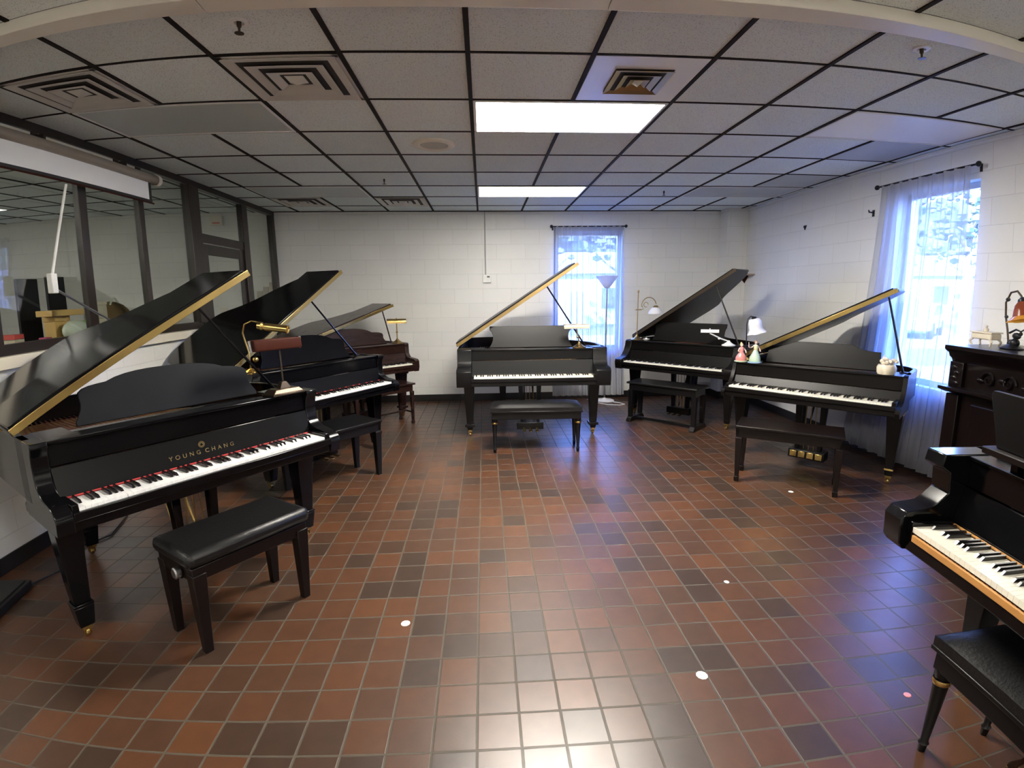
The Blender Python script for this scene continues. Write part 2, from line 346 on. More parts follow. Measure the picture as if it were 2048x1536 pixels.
# sidelight and transom
f = MB(); f.box(x0-0.01, x1+0.01, 6.39, 6.53, 0, 2.63); f.box(x0-0.01, x1+0.01, 7.26, YB, 0, 2.63); f.box(x0, x1, 5.45, 6.39, 2.10, 2.19); f.box(x0, x1, 6.53, 7.26, 0, 0.14)
p = MB().box(XL-0.026, XL-0.021, 5.45, 6.39, 2.19, 2.63); p.box(XL-0.026, XL-0.021, 6.53, 7.26, 0.14, 2.63)
window(2, f, p, 'frame', 'glassin')
d = MB(); d.box(x0+0.02, x1-0.01, 5.46, 5.57, 0.01, 2.09); d.box(x0+0.02, x1-0.01, 6.27, 6.385, 0.01, 2.09); d.box(x0+0.02, x1-0.01, 5.57, 6.27, 1.98, 2.09); d.box(x0+0.02, x1-0.01, 5.57, 6.27, 0.01, 0.28)
do = d.build('door_1', 'frame', kind='structure', bevel=0.004)
MB().box(XL-0.026, XL-0.021, 5.57, 6.27, 0.28, 1.98).build('pane', 'glassin', do)
MB().tube([(XL+0.0, 6.30, 1.0), (XL+0.06, 6.30, 1.0), (XL+0.06, 6.18, 1.0)], 0.011).build('door_handle', 'steel', do, smooth=True)
# back and right windows
f = MB(); yy0, yy1 = YB+0.10, YB+0.16
f.box(WX0, WX0+0.045, yy0, yy1, WZ0, WZ1); f.box(WX1-0.045, WX1, yy0, yy1, WZ0, WZ1); f.box(WX0, WX1, yy0, yy1, WZ0, WZ0+0.05); f.box(WX0, WX1, yy0, yy1, WZ1-0.05, WZ1)
window(3, f, MB().box(WX0+0.04, WX1-0.04, YB+0.128, YB+0.134, WZ0+0.04, WZ1-0.04), 'steel')
f = MB(); xx0, xx1 = XR+0.10, XR+0.16
f.box(xx0, xx1, RY0, RY0+0.045, RZ0, RZ1); f.box(xx0, xx1, RY1-0.045, RY1, RZ0, RZ1); f.box(xx0, xx1, RY0, RY1, RZ0, RZ0+0.05); f.box(xx0, xx1, RY0, RY1, RZ1-0.05, RZ1)
window(4, f, MB().box(XR+0.128, XR+0.134, RY0+0.04, RY1-0.04, RZ0+0.04, RZ1-0.04), 'steel')
# baseboards
MB().box(XL, 3.41, YB-0.012, YB, 0, 0.10).build('baseboard_back', 'rubber', kind='structure', bevel=0.003)
MB().box(XR-0.012, XR, YN, 7.12, 0, 0.10).build('baseboard_right', 'rubber', kind='structure', bevel=0.003)
MB().box(XL, XL+0.012, YN, 5.32, 0, 0.10).build('baseboard_left', 'rubber', kind='structure', bevel=0.003)
b = MB(); b.box(3.398, 3.41, 7.108, YB-0.012, 0, 0.10); b.box(3.398, XR-0.012, 7.108, 7.12, 0, 0.10); b.build('baseboard_pillar', 'rubber', kind='structure')
# ceiling grid bars
lights_on = [(0, 2, 1, 2), (0, 2, 5, 6), (0, 2, -4, -3), (-4, -2, -7, -6), (3, 5, -7, -6)]
off = [(-4, -2, 1, 2), (4, 6, 1, 2), (-4, -2, 5, 6), (4, 6, 5, 6)]
two = lights_on + off
def covered(i, y0, y1):     # centre line of a two-module fixture carries no bar
    for a, b_, c, d_ in two:
        if i == a+1 and y0 >= GY+c*G-0.01 and y1 <= GY+d_*G+0.01: return True
    return False
g = MB()
for i in range(-4, 7):
    x = GX+i*G
    for j in range(-9, 8):
        a, b_ = GY+j*G, min(GY+(j+1)*G, YB)
        if covered(i, a, b_): continue
        g.box(x-0.012, x+0.012, a, b_, H-0.007, H)
for j in range(-9, 8):
    y = GY+j*G; g.box(XL, XR, y-0.0075, y+0.0075, H-0.005, H)
g.box(XL, XR, YB-0.02, YB, H-0.008, H)
g.build('trim_2', 'tbar', kind='structure')
g = MB(); g.box(XR-0.022, XR, YN, YB-0.24, H-0.03, H-0.006); g.build('trim_3', 'whitepaint', kind='structure', bevel=0.002)
# adjoining room seen through the glass
XA = -8.2
MB().box(XA-0.2, XL-0.15, YN-0.2, YB+0.2, -0.15, 0).build('floor', mat('grey_carpet', (0.20, 0.19, 0.18), 0.9, bump=0.3, scale=80), kind='structure')
MB().box(XA-0.2, XL-0.005, YN-0.2, YB+0.2, H, H+0.15).build('ceiling', 'ceil', kind='structure')
MB().box(XA-0.2, XA, YN-0.2, YB+0.2, 0, H).build('wall_far_left', 'blocky', kind='structure')
g = MB()
for i in range(-13, -4):
    x = GX+i*G; g.box(x-0.012, x+0.012, YN, YB, H-0.006, H)
for j in range(-9, 8):
    y = GY+j*G; g.box(XA, XL-0.15, y-0.0075, y+0.0075, H-0.005, H)
g.build('trim_4', 'tbar', kind='structure')

# ------------------------------------------------------------------ ceiling things
def fixture(cell, label, group, lens, name='ceiling_light'):
    a, b_, c, d_ = cell; X0, X1, Y0, Y1 = GX+a*G+0.014, GX+b_*G-0.014, GY+c*G+0.010, GY+d_*G-0.010
    t = thing(name, label, 'ceiling light', ((X0+X1)/2, (Y0+Y1)/2, H), 0, group)
    hx, hy = (X1-X0)/2, (Y1-Y0)/2; fr = MB()
    fr.box(-hx, hx, -hy, -hy+0.018, -0.010, -0.001); fr.box(-hx, hx, hy-0.018, hy, -0.010, -0.001); fr.box(-hx, -hx+0.018, -hy+0.018, hy-0.018, -0.010, -0.001); fr.box(hx-0.018, hx, -hy+0.018, hy-0.018, -0.010, -0.001)
    fr.build('frame', 'whitepaint', t, bevel=0.002)
    MB().box(-hx+0.018, hx-0.018, -hy+0.018, hy-0.018, -0.006, -0.002).build('lens', lens, t)
    return t
fixture(lights_on[0], 'large lit rectangular ceiling light beside the small brass-coloured vent', 'lit ceiling lights', 'lit')
fixture(lights_on[1], 'lit rectangular ceiling light nearest the wall with the thermostat', 'lit ceiling lights', 'litfar')
fixture(lights_on[2], 'unseen fill ceiling light added on the far side of the cream raceway from the vents', 'lit ceiling lights', 'litfar')  # added out of sight above the camera to light the foreground
fixture(lights_on[3], 'added fill ceiling light over the unseen end of the room by the glass wall', 'lit ceiling lights', 'fillrear')  # made-up panel behind the camera, evens out the wall light
fixture(lights_on[4], 'added fill ceiling light over the unseen end of the room by the block wall', 'lit ceiling lights', 'fillrear')  # its counterpart, likewise added behind the camera as fill
fixture(off[0], 'unlit grey ceiling light beside the two big square vents', 'unlit ceiling lights', 'lensoff')
fixture(off[1], 'unlit ceiling light with a pale blue-white lens near the curtained side window', 'unlit ceiling lights', 'lensblue')
fixture(off[2], 'unlit grey ceiling light next to the vent by the black door frame', 'unlit ceiling lights', 'lensoff')
fixture(off[3], 'unlit grey ceiling light near the corner pillar', 'unlit ceiling lights', 'panel')
for (i, j, lab) in ((5, 2, 'grey stained ceiling panel just behind the pale unlit light by the right wall'), (5, 4, 'grey stained ceiling panel by the right wall nearer the back corner')):
    tag(MB().box(GX+i*G+0.014, min(GX+(i+1)*G-0.014, XR-0.03), GY+j*G+0.01, GY+(j+1)*G-0.01, H-0.004, H-0.0005).build('ceiling_panel', 'panel'), lab, 'ceiling panel', 'grey ceiling panels')
fixture((-8, -6, -3, -2), 'added unseen fill light in the adjoining room behind the glass wall', 'lit ceiling lights', 'filladj')  # invented fill for the dim adjoining room, kept out of view
fixture((-11, -9, -2, -1), 'added unseen fill light deep in the adjoining room behind the glass wall', 'lit ceiling lights', 'filladj')  # second panel added out of view to lift the adjoining room
def vent(i, j, label, size=0.585, small=False):
    t = thing('ceiling_vent', label, 'vent', (GX+(i+.5)*G, GY+(j+.5)*G, H), 0, 'square ceiling vents')
    hs = size/2
    if small:
        MB().box(-0.29, 0.29, -0.29, 0.29, -0.005, -0.001).build('panel', 'lensblue', t, bevel=0.001)
        hs = 0.155
    MB().box(-hs, hs, -hs, hs, -0.007, -0.0052 if small else -0.001).build('backing', 'duct', t)
    outs = [hs*0.95, hs*0.67, hs*0.40] if not small else [hs, hs*0.66, hs*0.34]
    zt = -0.008
    for k, o_ in enumerate(outs):
        wdt = hs*(0.165 if not small else 0.20); a, b_ = o_, o_-wdt; m = MB(); zo, zi = (-0.017-0.002*k, zt-0.001)
        ring = lambda h, z: [(-h, -h, z), (h, -h, z), (h, h, z), (-h, h, z)]
        m.add(ring(a, zo)+ring(b_, zi)+ring(a, zo+0.003)+ring(b_, zi+0.002), [(q, (q+1) % 4, 4+(q+1) % 4, 4+q) for q in range(4)]+[(8+q, 12+q, 12+(q+1) % 4, 8+(q+1) % 4) for q in range(4)]+[(q, 8+q, 8+(q+1) % 4, (q+1) % 4) for q in range(4)])
        m.build('louver_ring', 'vent' if not small else 'abrass', t)
    m = MB(); c = hs*0.17; m.add([(-c, -c, zt), (c, -c, zt), (c, c, zt), (-c, c, zt), (0, 0, -0.035)], [(0, 1, 4), (1, 2, 4), (2, 3, 4), (3, 0, 4), (3, 2, 1, 0)])
    m.build('centre_cone', 'vent', t); 
    if not small:
        fl = MB(); fl.box(-hs, hs, -hs, -hs+0.03, -0.010, -0.004); fl.box(-hs, hs, hs-0.03, hs, -0.010, -0.004); fl.box(-hs, -hs+0.03, -hs, hs, -0.010, -0.004); fl.box(hs-0.03, hs, -hs, hs, -0.010, -0.004)
        fl.build('flange', 'vent', t, bevel=0.001)
    return t
vent(-4, 0, 'square metal ceiling vent next to the glass wall above the projector screen')
vent(-2, 0, 'large square metal ceiling vent beside the sprinkler head with a pale ring')
vent(1, 0, 'small square brass-coloured vent set in a white ceiling panel beside the big lit light', small=True)
vent(-4, 6, 'ceiling vent in the far corner above the black door frame')
vent(-2, 6, 'ceiling vent near the back wall, left of the far lit ceiling light')
t = thing('ceiling_speaker', 'round cream ceiling speaker beside the large lit ceiling light', 'speaker', (-0.353, 4.18, H))
MB().lathe([(0.0, -0.012), (0.10, -0.012), (0.105, -0.008)], n=32).build('grille', mat('speaker_mesh', (0.52, 0.50, 0.44), 0.6, bump=0.3, scale=200), t, smooth=True)
MB().lathe([(0.105, -0.006), (0.11, -0.016), (0.135, -0.022), (0.16, -0.012), (0.165, -0.001)], n=32).build('trim_ring', 'creampaint', t, smooth=True)
for x, y, lab, ring in ((-0.998, 2.342, 'sprinkler head with a pale ring left of the big ceiling vent', 1), (2.075, 2.348, 'sprinkler head with a bright white ring on the right of the ceiling', 1),
                  (-0.962, 5.384, 'small dark sprinkler head hanging left of the far lit ceiling light', 0), (2.093, 5.979, 'small dark sprinkler head hanging right of the far lit ceiling light', 0)):
    t = thing('sprinkler_head', lab, 'sprinkler', (x, y, H), 0, 'ceiling sprinklers')
    if ring: MB().lathe([(0.018, -0.002), (0.022, -0.008), (0.040, -0.006), (0.043, -0.001)], n=20).build('escutcheon', 'whitepaint', t, smooth=True)
    MB().lathe([(0.010, 0), (0.010, -0.022), (0.006, -0.026), (0.004, -0.045), (0.020, -0.048), (0.020, -0.050), (0.0, -0.051)], n=12).build('nozzle', 'bronze', t, smooth=True)
# raceway across the ceiling
t = thing('ceiling_raceway', 'long cream metal raceway running across the whole ceiling in front of the vents', 'raceway', (0, 2.08, H))
segs = ((XL+0.001, -1.035), (-1.031, 0.50), (0.504, XR-0.03))
for a, b_ in segs:
    MB().prism([(-0.048, 0), (-0.052, -0.008), (-0.052, -0.042), (-0.046, -0.058), (0.046, -0.066), (0.052, -0.060), (0.052, 0)], YZ, a, b_).build('channel_section', 'beam', t, bevel=0.002)

# ------------------------------------------------------------------ pianos
def bez(p0, p1, p2, p3, n):
    o = []
    for i in range(1, n+1):
        s = i/n; a = (1-s)**3; b_ = 3*s*(1-s)**2; c = 3*s*s*(1-s); d_ = s**3
        o.append((a*p0[0]+b_*p1[0]+c*p2[0]+d_*p3[0], a*p0[1]+b_*p1[1]+c*p2[1]+d_*p3[1]))
    return o
def plan(W, L, y0, ins=0.0):
    """outline from right front round the bentside and tail to left front"""
    w = W-ins; Lt = L-ins; p = [(w, y0)]
    p += [(w, 0.42), (w, 0.68)]
    p += bez((w, 0.68), (w, 0.68+0.11*L), (0.68*W-ins, 0.68*L), (0.42*W-ins, 0.76*L), 8)
    p += bez((0.42*W-ins, 0.76*L), (0.24*W-ins, 0.82*L), (0.18*W-ins, 0.87*L), (0.10*W-ins, 0.93*L), 6)
    p += bez((0.10*W-ins, 0.93*L), (0.02*W-ins, Lt), (-0.10*W, Lt), (-0.30*W, Lt), 5)
    p += bez((-0.30*W, Lt), (-0.60*W, Lt), (-0.97*W+ins, Lt), (-w, Lt-0.22), 7)
    p += [(-w, y0)]
    return p
BLACK_AFTER = {0, 1, 3, 4, 5}   # C D F G A within an octave starting at C
def keyboard(t, whitem, individual=True):
    bed = MB().box(-0.612, 0.612, 0.012, 0.165, 0.662, 0.690).build('keyboard', 'redwood', t)
    kw = 1.224/52
    wm = MB().add([(0, 0, 0), (kw-0.0011, 0, 0), (kw-0.0011, 0.150, 0), (0, 0.150, 0), (0, 0.0, 0.020), (kw-0.0011, 0.0, 0.020), (kw-0.0011, 0.150, 0.022), (0, 0.150, 0.022)],
                  [(0, 3, 2, 1), (4, 5, 6, 7), (0, 1, 5, 4), (1, 2, 6, 5), (2, 3, 7, 6), (3, 0, 4, 7)])
    bmk = MB().add([(0, 0, 0), (0.0115, 0, 0), (0.0115, 0.095, 0), (0, 0.095, 0), (0.0012, 0.012, 0.012), (0.0103, 0.012, 0.012), (0.0103, 0.095, 0.013), (0.0012, 0.095, 0.013)],
                   [(0, 3, 2, 1), (4, 5, 6, 7), (0, 1, 5, 4), (1, 2, 6, 5), (2, 3, 7, 6), (3, 0, 4, 7)])
    first = fb = None
    for k in range(52):
        x = -0.612+k*kw
        if first is None: first = wm.build('white_key', whitem, bed, loc=(x, 0.008, 0.6905)); o = first
        else: o = first.copy(); C.objects.link(o); o.parent = bed; o.location = (x, 0.008, 0.6905)
        n = (k+5) % 7          # k=0 is A -> index 5 of C..B
        if n in BLACK_AFTER and k < 51:
            if fb is None: fb = bmk.build('black_key', 'blackkey', bed, loc=(x+kw-0.006, 0.060, 0.7115))
            else: o = fb.copy(); C.objects.link(o); o.parent = bed; o.location = (x+kw-0.006, 0.060, 0.7115)
    return bed

def piano(label, x, y, a, W, L, rt, phi, wood, desk, prop=None, group='grand pianos in the showroom', lidlen=None, keys='white', leg='square', lx=0.60, ly=0.28, rear=None,
          band=False, deskm=None, lip=True, pedals=3, closed=False, flapw=None, decal=None, lyx=-0.01, hingem='brass', inner='plate', arm='scroll', fbm=None):
    t = thing('grand_piano', label, 'piano', (x, y, 0), R(a), group)
    K = 0.640; bv = 0.004
    # curved rim wall
    o_, i_ = plan(W, L, 0.30), plan(W, L, 0.30, 0.035); n = len(o_); m = MB()
    vs = [(p[0], p[1], z) for z in (0.685, rt) for p in o_]+[(p[0], p[1], z) for z in (0.685, rt) for p in i_]
    fs = []
    for k in range(n-1):
        fs += [(k, k+1, n+k+1, n+k), (2*n+k, 3*n+k, 3*n+k+1, 2*n+k+1), (n+k, n+k+1, 3*n+k+1, 3*n+k), (k, 2*n+k, 2*n+k+1, k+1)]
    fs += [(0, n, 3*n, 2*n), (n-1, 3*n-1, 4*n-1, 2*n-1)]
    m.add(vs, fs).build('rim', wood, t, smooth=True, bevel=0.003)
    inn = plan(W, L, 0.42, 0.036)
    MB().prism(inn, XY, 0.74, 0.755).build('soundboard', 'soundwood', t)
    ip = plan(W, L, 0.44, 0.075); ip = [(px, py) for px, py in ip]
    MB().prism(ip, XY, 0.815, 0.835).build('iron_plate', inner, t, bevel=0.004)
    s = MB()
    for k in range(44):
        xx = -W+0.11+k*(2*W-0.30)/44
        ye = (L-0.16) if xx < -0.1*W else max(0.62, L*(0.80-0.42*(xx+0.1*W)/(W)))
        s.tube([(xx, 0.50, 0.862), (xx-0.03 if k > 8 else xx+0.10, ye, 0.862)], 0.0022 if k > 16 else 0.0034, 5)
    s.build('strings', 'copper', t)
    d_ = MB(); d_.box(-W+0.09, W-0.14, 0.60, 0.655, 0.868, 0.905)
    d_.build('damper_rail', wood, t, bevel=0.003)
    # cheeks
    if arm == 'scroll':
        prof = [(0.42, 0.61), (0.42, rt), (0.235, rt), (0.215, rt-0.015), (0.205, rt-0.07), (0.175, rt-0.135), (0.13, rt-0.185), (0.095, rt-0.205), (0.03, rt-0.215), (-0.005, rt-0.23), (-0.015, rt-0.26), (-0.012, 0.665), (0.0, 0.61)]
    elif arm == 'scroll2':
        prof = [(0.42, 0.61), (0.42, rt), (0.185, rt), (0.178, rt-0.02), (0.195, rt-0.05), (0.205, rt-0.10), (0.196, rt-0.18), (0.17, rt-0.21), (0.13, rt-0.228), (0.06, rt-0.238), (0.01, rt-0.255), (-0.010, rt-0.285), (-0.012, 0.665), (0.0, 0.61)]
    elif arm == 'block':
        prof = [(0.42, 0.61), (0.42, rt), (0.112, rt), (0.104, rt-0.045), (0.140, rt-0.07), (0.146, rt-0.145), (0.112, rt-0.18), (0.085, rt-0.20), (0.0, rt-0.215), (-0.022, rt-0.245), (-0.018, 0.635), (0.0, 0.61)]
    else:
        prof = [(0.42, 0.61), (0.42, rt), (0.22, rt), (0.205, rt-0.01), (0.20, rt-0.12), (0.185, rt-0.15), (0.16, rt-0.175), (0.01, rt-0.19), (-0.012, rt-0.21), (-0.015, 0.665), (0.0, 0.61)]
    for sx in (-1, 1):
        aa, bb = sorted((sx*(K+0.0), sx*W)); MB().prism(prof, YZ, aa, bb).build('cheek', wood, t, bevel=bv)
    MB().box(-W+0.001, W-0.001, 0.004, 0.46, 0.615, 0.661).build('keybed', wood, t, bevel=0.006)
    if lip:
        MB().box(-K, K, -0.012, 0.010, 0.6615, 0.697).build('key_slip', wood, t, bevel=0.003)
    else:
        MB().box(-0.60, K-0.01, -0.002, 0.008, 0.6615, 0.686).build('key_frame_rail', 'rawwood', t, bevel=0.002, label='bare honey-coloured wooden rail in front of the keys')
        f_ = MB()
        for q in range(60): f_.box(-0.598+q*0.02, -0.588+q*0.02, 0.0085, 0.012, 0.668, 0.684)
        f_.build('key_pins', 'abrass', t)
    for sx in (-1, 1):
        aa, bb = sorted((sx*0.613, sx*(K-0.0005))); MB().box(aa, bb, 0.006, 0.165, 0.6615, 0.728).build('key_block', wood, t, bevel=0.003)
    keyboard(t, keys)
    MB().tube([(-0.612, 0.166, 0.716), (0.612, 0.166, 0.716)], 0.005, 8).build('felt_strip', 'felt' if keys == 'white' else ('rawwood' if not lip else 'duct'), t, smooth=True)
    mid = rt-0.125
    MB().prism([(0.172, 0.70), (0.196, 0.70), (0.228, mid), (0.208, mid+0.004)], YZ, -K+0.001, K-0.001).build('fallboard', fbm or wood, t, bevel=0.003)
    MB().box(-K+0.001, K-0.001, 0.215, 0.235, mid+0.006, rt-0.018).build('name_rail', wood, t, bevel=0.003)
    MB().box(-K+0.001, K-0.001, 0.20, 0.30, rt-0.018, rt-0.004).build('music_shelf', wood, t, bevel=0.003)
    for sx in (-1, 1):
        aa, bb = sorted((sx*0.50, sx*(K-0.001))); MB().box(aa, bb, 0.30, 0.48, rt-0.030, rt-0.008).build('shelf_rail', wood, t, bevel=0.002)
    if decal:
        if decal == 'YOUNG CHANG':
          for word, wx in zip(decal.split(), (-0.088, 0.088)):
            cu = bpy.data.curves.new('name_letters', 'FONT'); cu.body = word; cu.size = 0.030; cu.extrude = 0.0006; cu.align_x = 'CENTER'; cu.space_character = 1.75
            tmp = bpy.data.objects.new('tmp', cu); C.objects.link(tmp); dg = bpy.context.evaluated_depsgraph_get()
            me = bpy.data.meshes.new_from_object(tmp.evaluated_get(dg)); bpy.data.objects.remove(tmp)
            no = bpy.data.objects.new('name_letters', me); C.objects.link(no); no.parent = t; me.materials.clear(); me.materials.append(M['abrass'])
            no.location = (wx, 0.182, 0.752); no.rotation_euler = (R(77), 0, 0)
          e = MB()
          for rr in (0.016, 0.011):
              e.lathe([(rr, 0), (rr, 0.001), (rr-0.0022, 0.001), (rr-0.0022, 0)], n=24)
          e.tube([(-0.008, 0, 0.0005), (0, 0.009, 0.0005), (0.008, 0, 0.0005)], 0.0012, 6)
          eo = e.build('round_emblem', 'abrass', t); eo.location = (0.0, 0.1915, 0.798); eo.rotation_euler = (R(77), 0, 0)
        else:
            e = MB()
            xx = -0.055
            for q, wq in enumerate(decal): e.box(xx, xx+wq, 0, 0.001, 0, 0.013-0.002*(q % 2)); xx += wq+0.004
            eo = e.build('maker_plate', 'abrass', t); eo.location = (0, 0.1995, mid-0.035); eo.rotation_euler = (R(-13), 0, 0)
    # music desk
    dy, dz = 0.405, rt-0.006; TILT = 14
    if closed:
        dy, dz = 0.168, rt+0.071; TILT = 5
        MB().box(-0.52, 0.52, 0.14, 0.40, rt+0.046, rt+0.070).build('music_tray', 'benchwood', t, bevel=0.004)
        for sx in (-0.45, 0.45): MB().box(sx-0.015, sx+0.015, 0.215, 0.40, rt-0.0035, rt+0.0455).build('tray_support', wood, t)
    md = MB().prism(desk, XZ, 0, 0.016); md.xform(lambda v: (v[0], dy+v[1]*math.cos(R(TILT))+v[2]*math.sin(R(TILT)), dz+v[2]*math.cos(R(TILT))-v[1]*math.sin(R(TILT))))
    md.build('music_desk', deskm or wood, t, bevel=0.003)
    # lid, folded flap and brass hinge
    LL = lidlen or 2*W+0.02; hx = -W-0.008; ph = R(phi); c, s_ = math.cos(ph), math.sin(ph); hz = rt+0.004
    fold = lambda v: (hx+v[0]*c-v[2]*s_, v[1], hz+v[0]*s_+v[2]*c)
    sc = LL/(2*W)
    lp = [((px+W)*sc, py if py > 0.41 else 0.40) for px, py in plan(W, L+0.012, 0.40)]
    MB().prism(lp, XY, 0, 0.020).xform(fold).build('lid', wood, t, bevel=0.003)
    fw = flapw or LL-0.03
    MB().box(0.01, fw, 0.402, 0.84, 0.0225, 0.048).xform(fold).build('lid_flap', wood, t, bevel=0.003)
    if not closed:
        MB().box(0.004, LL-0.004, 0.3955, 0.3995, -0.001, 0.0345).xform(fold).build('lid_hinge', hingem, t, bevel=0.0015, label='continuous brass hinge along the front edge of the lid')
        for yy in (0.62, L-0.35): MB().tube([(hx-0.004, yy, rt+0.002), (hx-0.004, yy+0.09, rt+0.002)], 0.007, 8).build('side_hinge', 'brass', t, smooth=True)
        px, pz = prop; slope = math.tan(ph)
        bx = min(W-0.06, 0.60); top = Vector((px, 0.455, hz+(px-hx)*math.tan(ph)-0.004)); bot = Vector((bx, 0.445, rt-0.004))
        ps = MB().tube([bot, bot+(top-bot)*0.06, top], [0.013, 0.009, 0.008], 8); ps.build('prop_stick', wood, t, smooth=True)
        MB().box(bx-0.02, bx+0.055, 0.42, 0.47, rt-0.012, rt-0.0).build('prop_block', wood, t, bevel=0.003)
    # legs
    rx, ry = rear or (-0.27, min(L-0.25, 1.21))
    zt = 0.614
    for (qx, qy, zz) in ((-lx, ly, zt), (lx, ly, zt), (rx, ry, 0.72)):
        m = MB()
        if leg == 'square':
            m.frus(qx, qy, 0.19, zz, 0.072, 0.072, 0.118, 0.118); m.frus(qx, qy, 0.175, 0.19, 0.09, 0.09, 0.09, 0.09); m.frus(qx, qy, 0.07, 0.175, 0.066, 0.066, 0.088, 0.088)
        elif leg == 'collar':
            m.frus(qx, qy, 0.145, zz-0.05, 0.070, 0.070, 0.112, 0.112); m.frus(qx, qy, zz-0.05, zz, 0.14, 0.14, 0.14, 0.14); m.frus(qx, qy, 0.115, 0.145, 0.105, 0.105, 0.105, 0.105); m.frus(qx, qy, 0.075, 0.115, 0.05, 0.05, 0.07, 0.07)
        elif leg == 'slim':
            m.frus(qx, qy, 0.12, zz, 0.052, 0.052, 0.115, 0.115); m.frus(qx, qy, 0.075, 0.12, 0.048, 0.048, 0.058, 0.058)
        elif leg == 'turned':
            m.frus(qx, qy, zz-0.10, zz, 0.11, 0.11, 0.13, 0.13); m.lathe([(0.03, 0.07), (0.034, 0.09), (0.026, 0.11), (0.03, 0.2), (0.048, zz-0.16), (0.032, zz-0.13), (0.055, zz-0.10)], qx, qy, 16)
        lo = m.build('leg', wood, t, bevel=0.004)
        cm = MB(); cm.frus(qx, qy, 0.052, 0.075, 0.045, 0.045, 0.05, 0.05)
        ax = Matrix.Rotation(R(90), 4, 'Y')
        cw = [(0.0, -0.011), (0.022, -0.011), (0.026, -0.006), (0.026, 0.006), (0.022, 0.011), (0.0, 0.011)]
        cm.lathe([(r_, z_) for r_, z_ in cw], qx, qy+0.012, 16, Matrix.Translation((0, 0, 0.027)) @ ax)
        cm.box(qx-0.017, qx-0.013, qy-0.012, qy+0.026, 0.018, 0.056); cm.box(qx+0.013, qx+0.017, qy-0.012, qy+0.026, 0.018, 0.056)
        cm.build('caster', 'brass', lo, smooth=False)
        if band and zz == zt:
            bb = MB(); bb.frus(qx, qy, zz-0.028, zz-0.006, 0.122, 0.122, 0.124, 0.124); bb.build('brass_band', 'brass', lo)
            bb = MB(); bb.frus(qx, qy, 0.12, 0.134, 0.064, 0.064, 0.062, 0.062); bb.build('foot_band', 'brass', lo)
    # pedal lyre
    ly_ = t; q = MB(); yl = 0.33
    q.box(lyx-0.15, lyx+0.15, yl-0.05, yl+0.07, 0.585, 0.616)
    for sx in (-1, 1): q.prism([(sx*0.075, 0.16), (sx*0.105, 0.16), (sx*0.125, 0.585), (sx*0.075, 0.585)], lambda u, v, w_: (lyx+u, w_, v), yl-0.02, yl+0.035)
    q.box(lyx-0.145, lyx+0.145, yl-0.055, yl+0.08, 0.085, 0.16)
    lo = q.build('pedal_lyre', wood, t, bevel=0.004)
    q = MB()
    for k in range(3): q.tube([(lyx-0.04+0.04*k, yl+0.01, 0.16), (lyx-0.04+0.04*k, yl+0.01, 0.60)], 0.004, 6)
    q.build('pedal_rods', 'abrass', lo)
    for k in range(pedals):
        px_ = lyx+(k-(pedals-1)/2)*(0.068)
        if band: MB().box(px_-0.027, px_+0.027, yl-0.062, yl-0.056, 0.096, 0.150).build('pedal_plate', 'brass', lo, bevel=0.002)
        else: MB().prism([(-0.013, yl-0.05), (0.013, yl-0.05), (0.012, yl-0.10), (0.021, yl-0.14), (0.012, yl-0.162), (-0.012, yl-0.162), (-0.021, yl-0.14), (-0.012, yl-0.10)], lambda u, v, w_: (px_+u, v, w_-(yl-0.05-v)*0.12), 0.098, 0.106).build('pedal', 'brass', lo, bevel=0.002)
    q = MB()
    for sx in (-1, 1): q.tube([(lyx+sx*0.06, yl+0.07, 0.12), (lyx+sx*0.04, yl+0.36, 0.735)], 0.008, 8)
    q.build('lyre_brace', 'brass' if wood == 'ebony' else wood, lo, smooth=True)
    return t

def curve_desk(hw, h0, h1, notch=0.05):
    """wavy-topped music desk outline, half width hw, shoulder height h0, crown height h1"""
    p = [(-hw+0.02, 0), (hw-0.02, 0)]
    p += bez((hw-0.02, 0), (hw-0.005, 0.03), (hw-notch-0.02, h0*0.35), (hw-notch, h0*0.72), 6)
    p += bez((hw-notch, h0*0.72), (hw-notch+0.01, h0*0.98), (hw-notch-0.06, h0*1.0), (hw*0.62, h0*1.04), 5)
    p += bez((hw*0.62, h0*1.04), (hw*0.45, h1*0.99), (hw*0.2, h1), (0, h1), 6)
    L_ = [(-a, b) for a, b in p[2:]][::-1]
    return p + L_[1:]
def block_desk(hw, h, notch=0.035):
    r = [(hw, 0)] + bez((hw, 0), (hw-notch*1.6, h*0.3), (hw-notch*1.6, h*0.7), (hw-0.008, h*0.82), 6) + [(hw-0.008, h)]
    return r + [(-a, b) for a, b in r[::-1]]
def step_desk(hw, h0, h1):
    r = [(hw, 0), (hw-0.012, h0)] + bez((hw-0.012, h0), (hw-0.10, h0), (hw-0.17, h0+0.01), (hw-0.22, h1), 6)
    return r + [(-a, b) for a, b in r[::-1]]

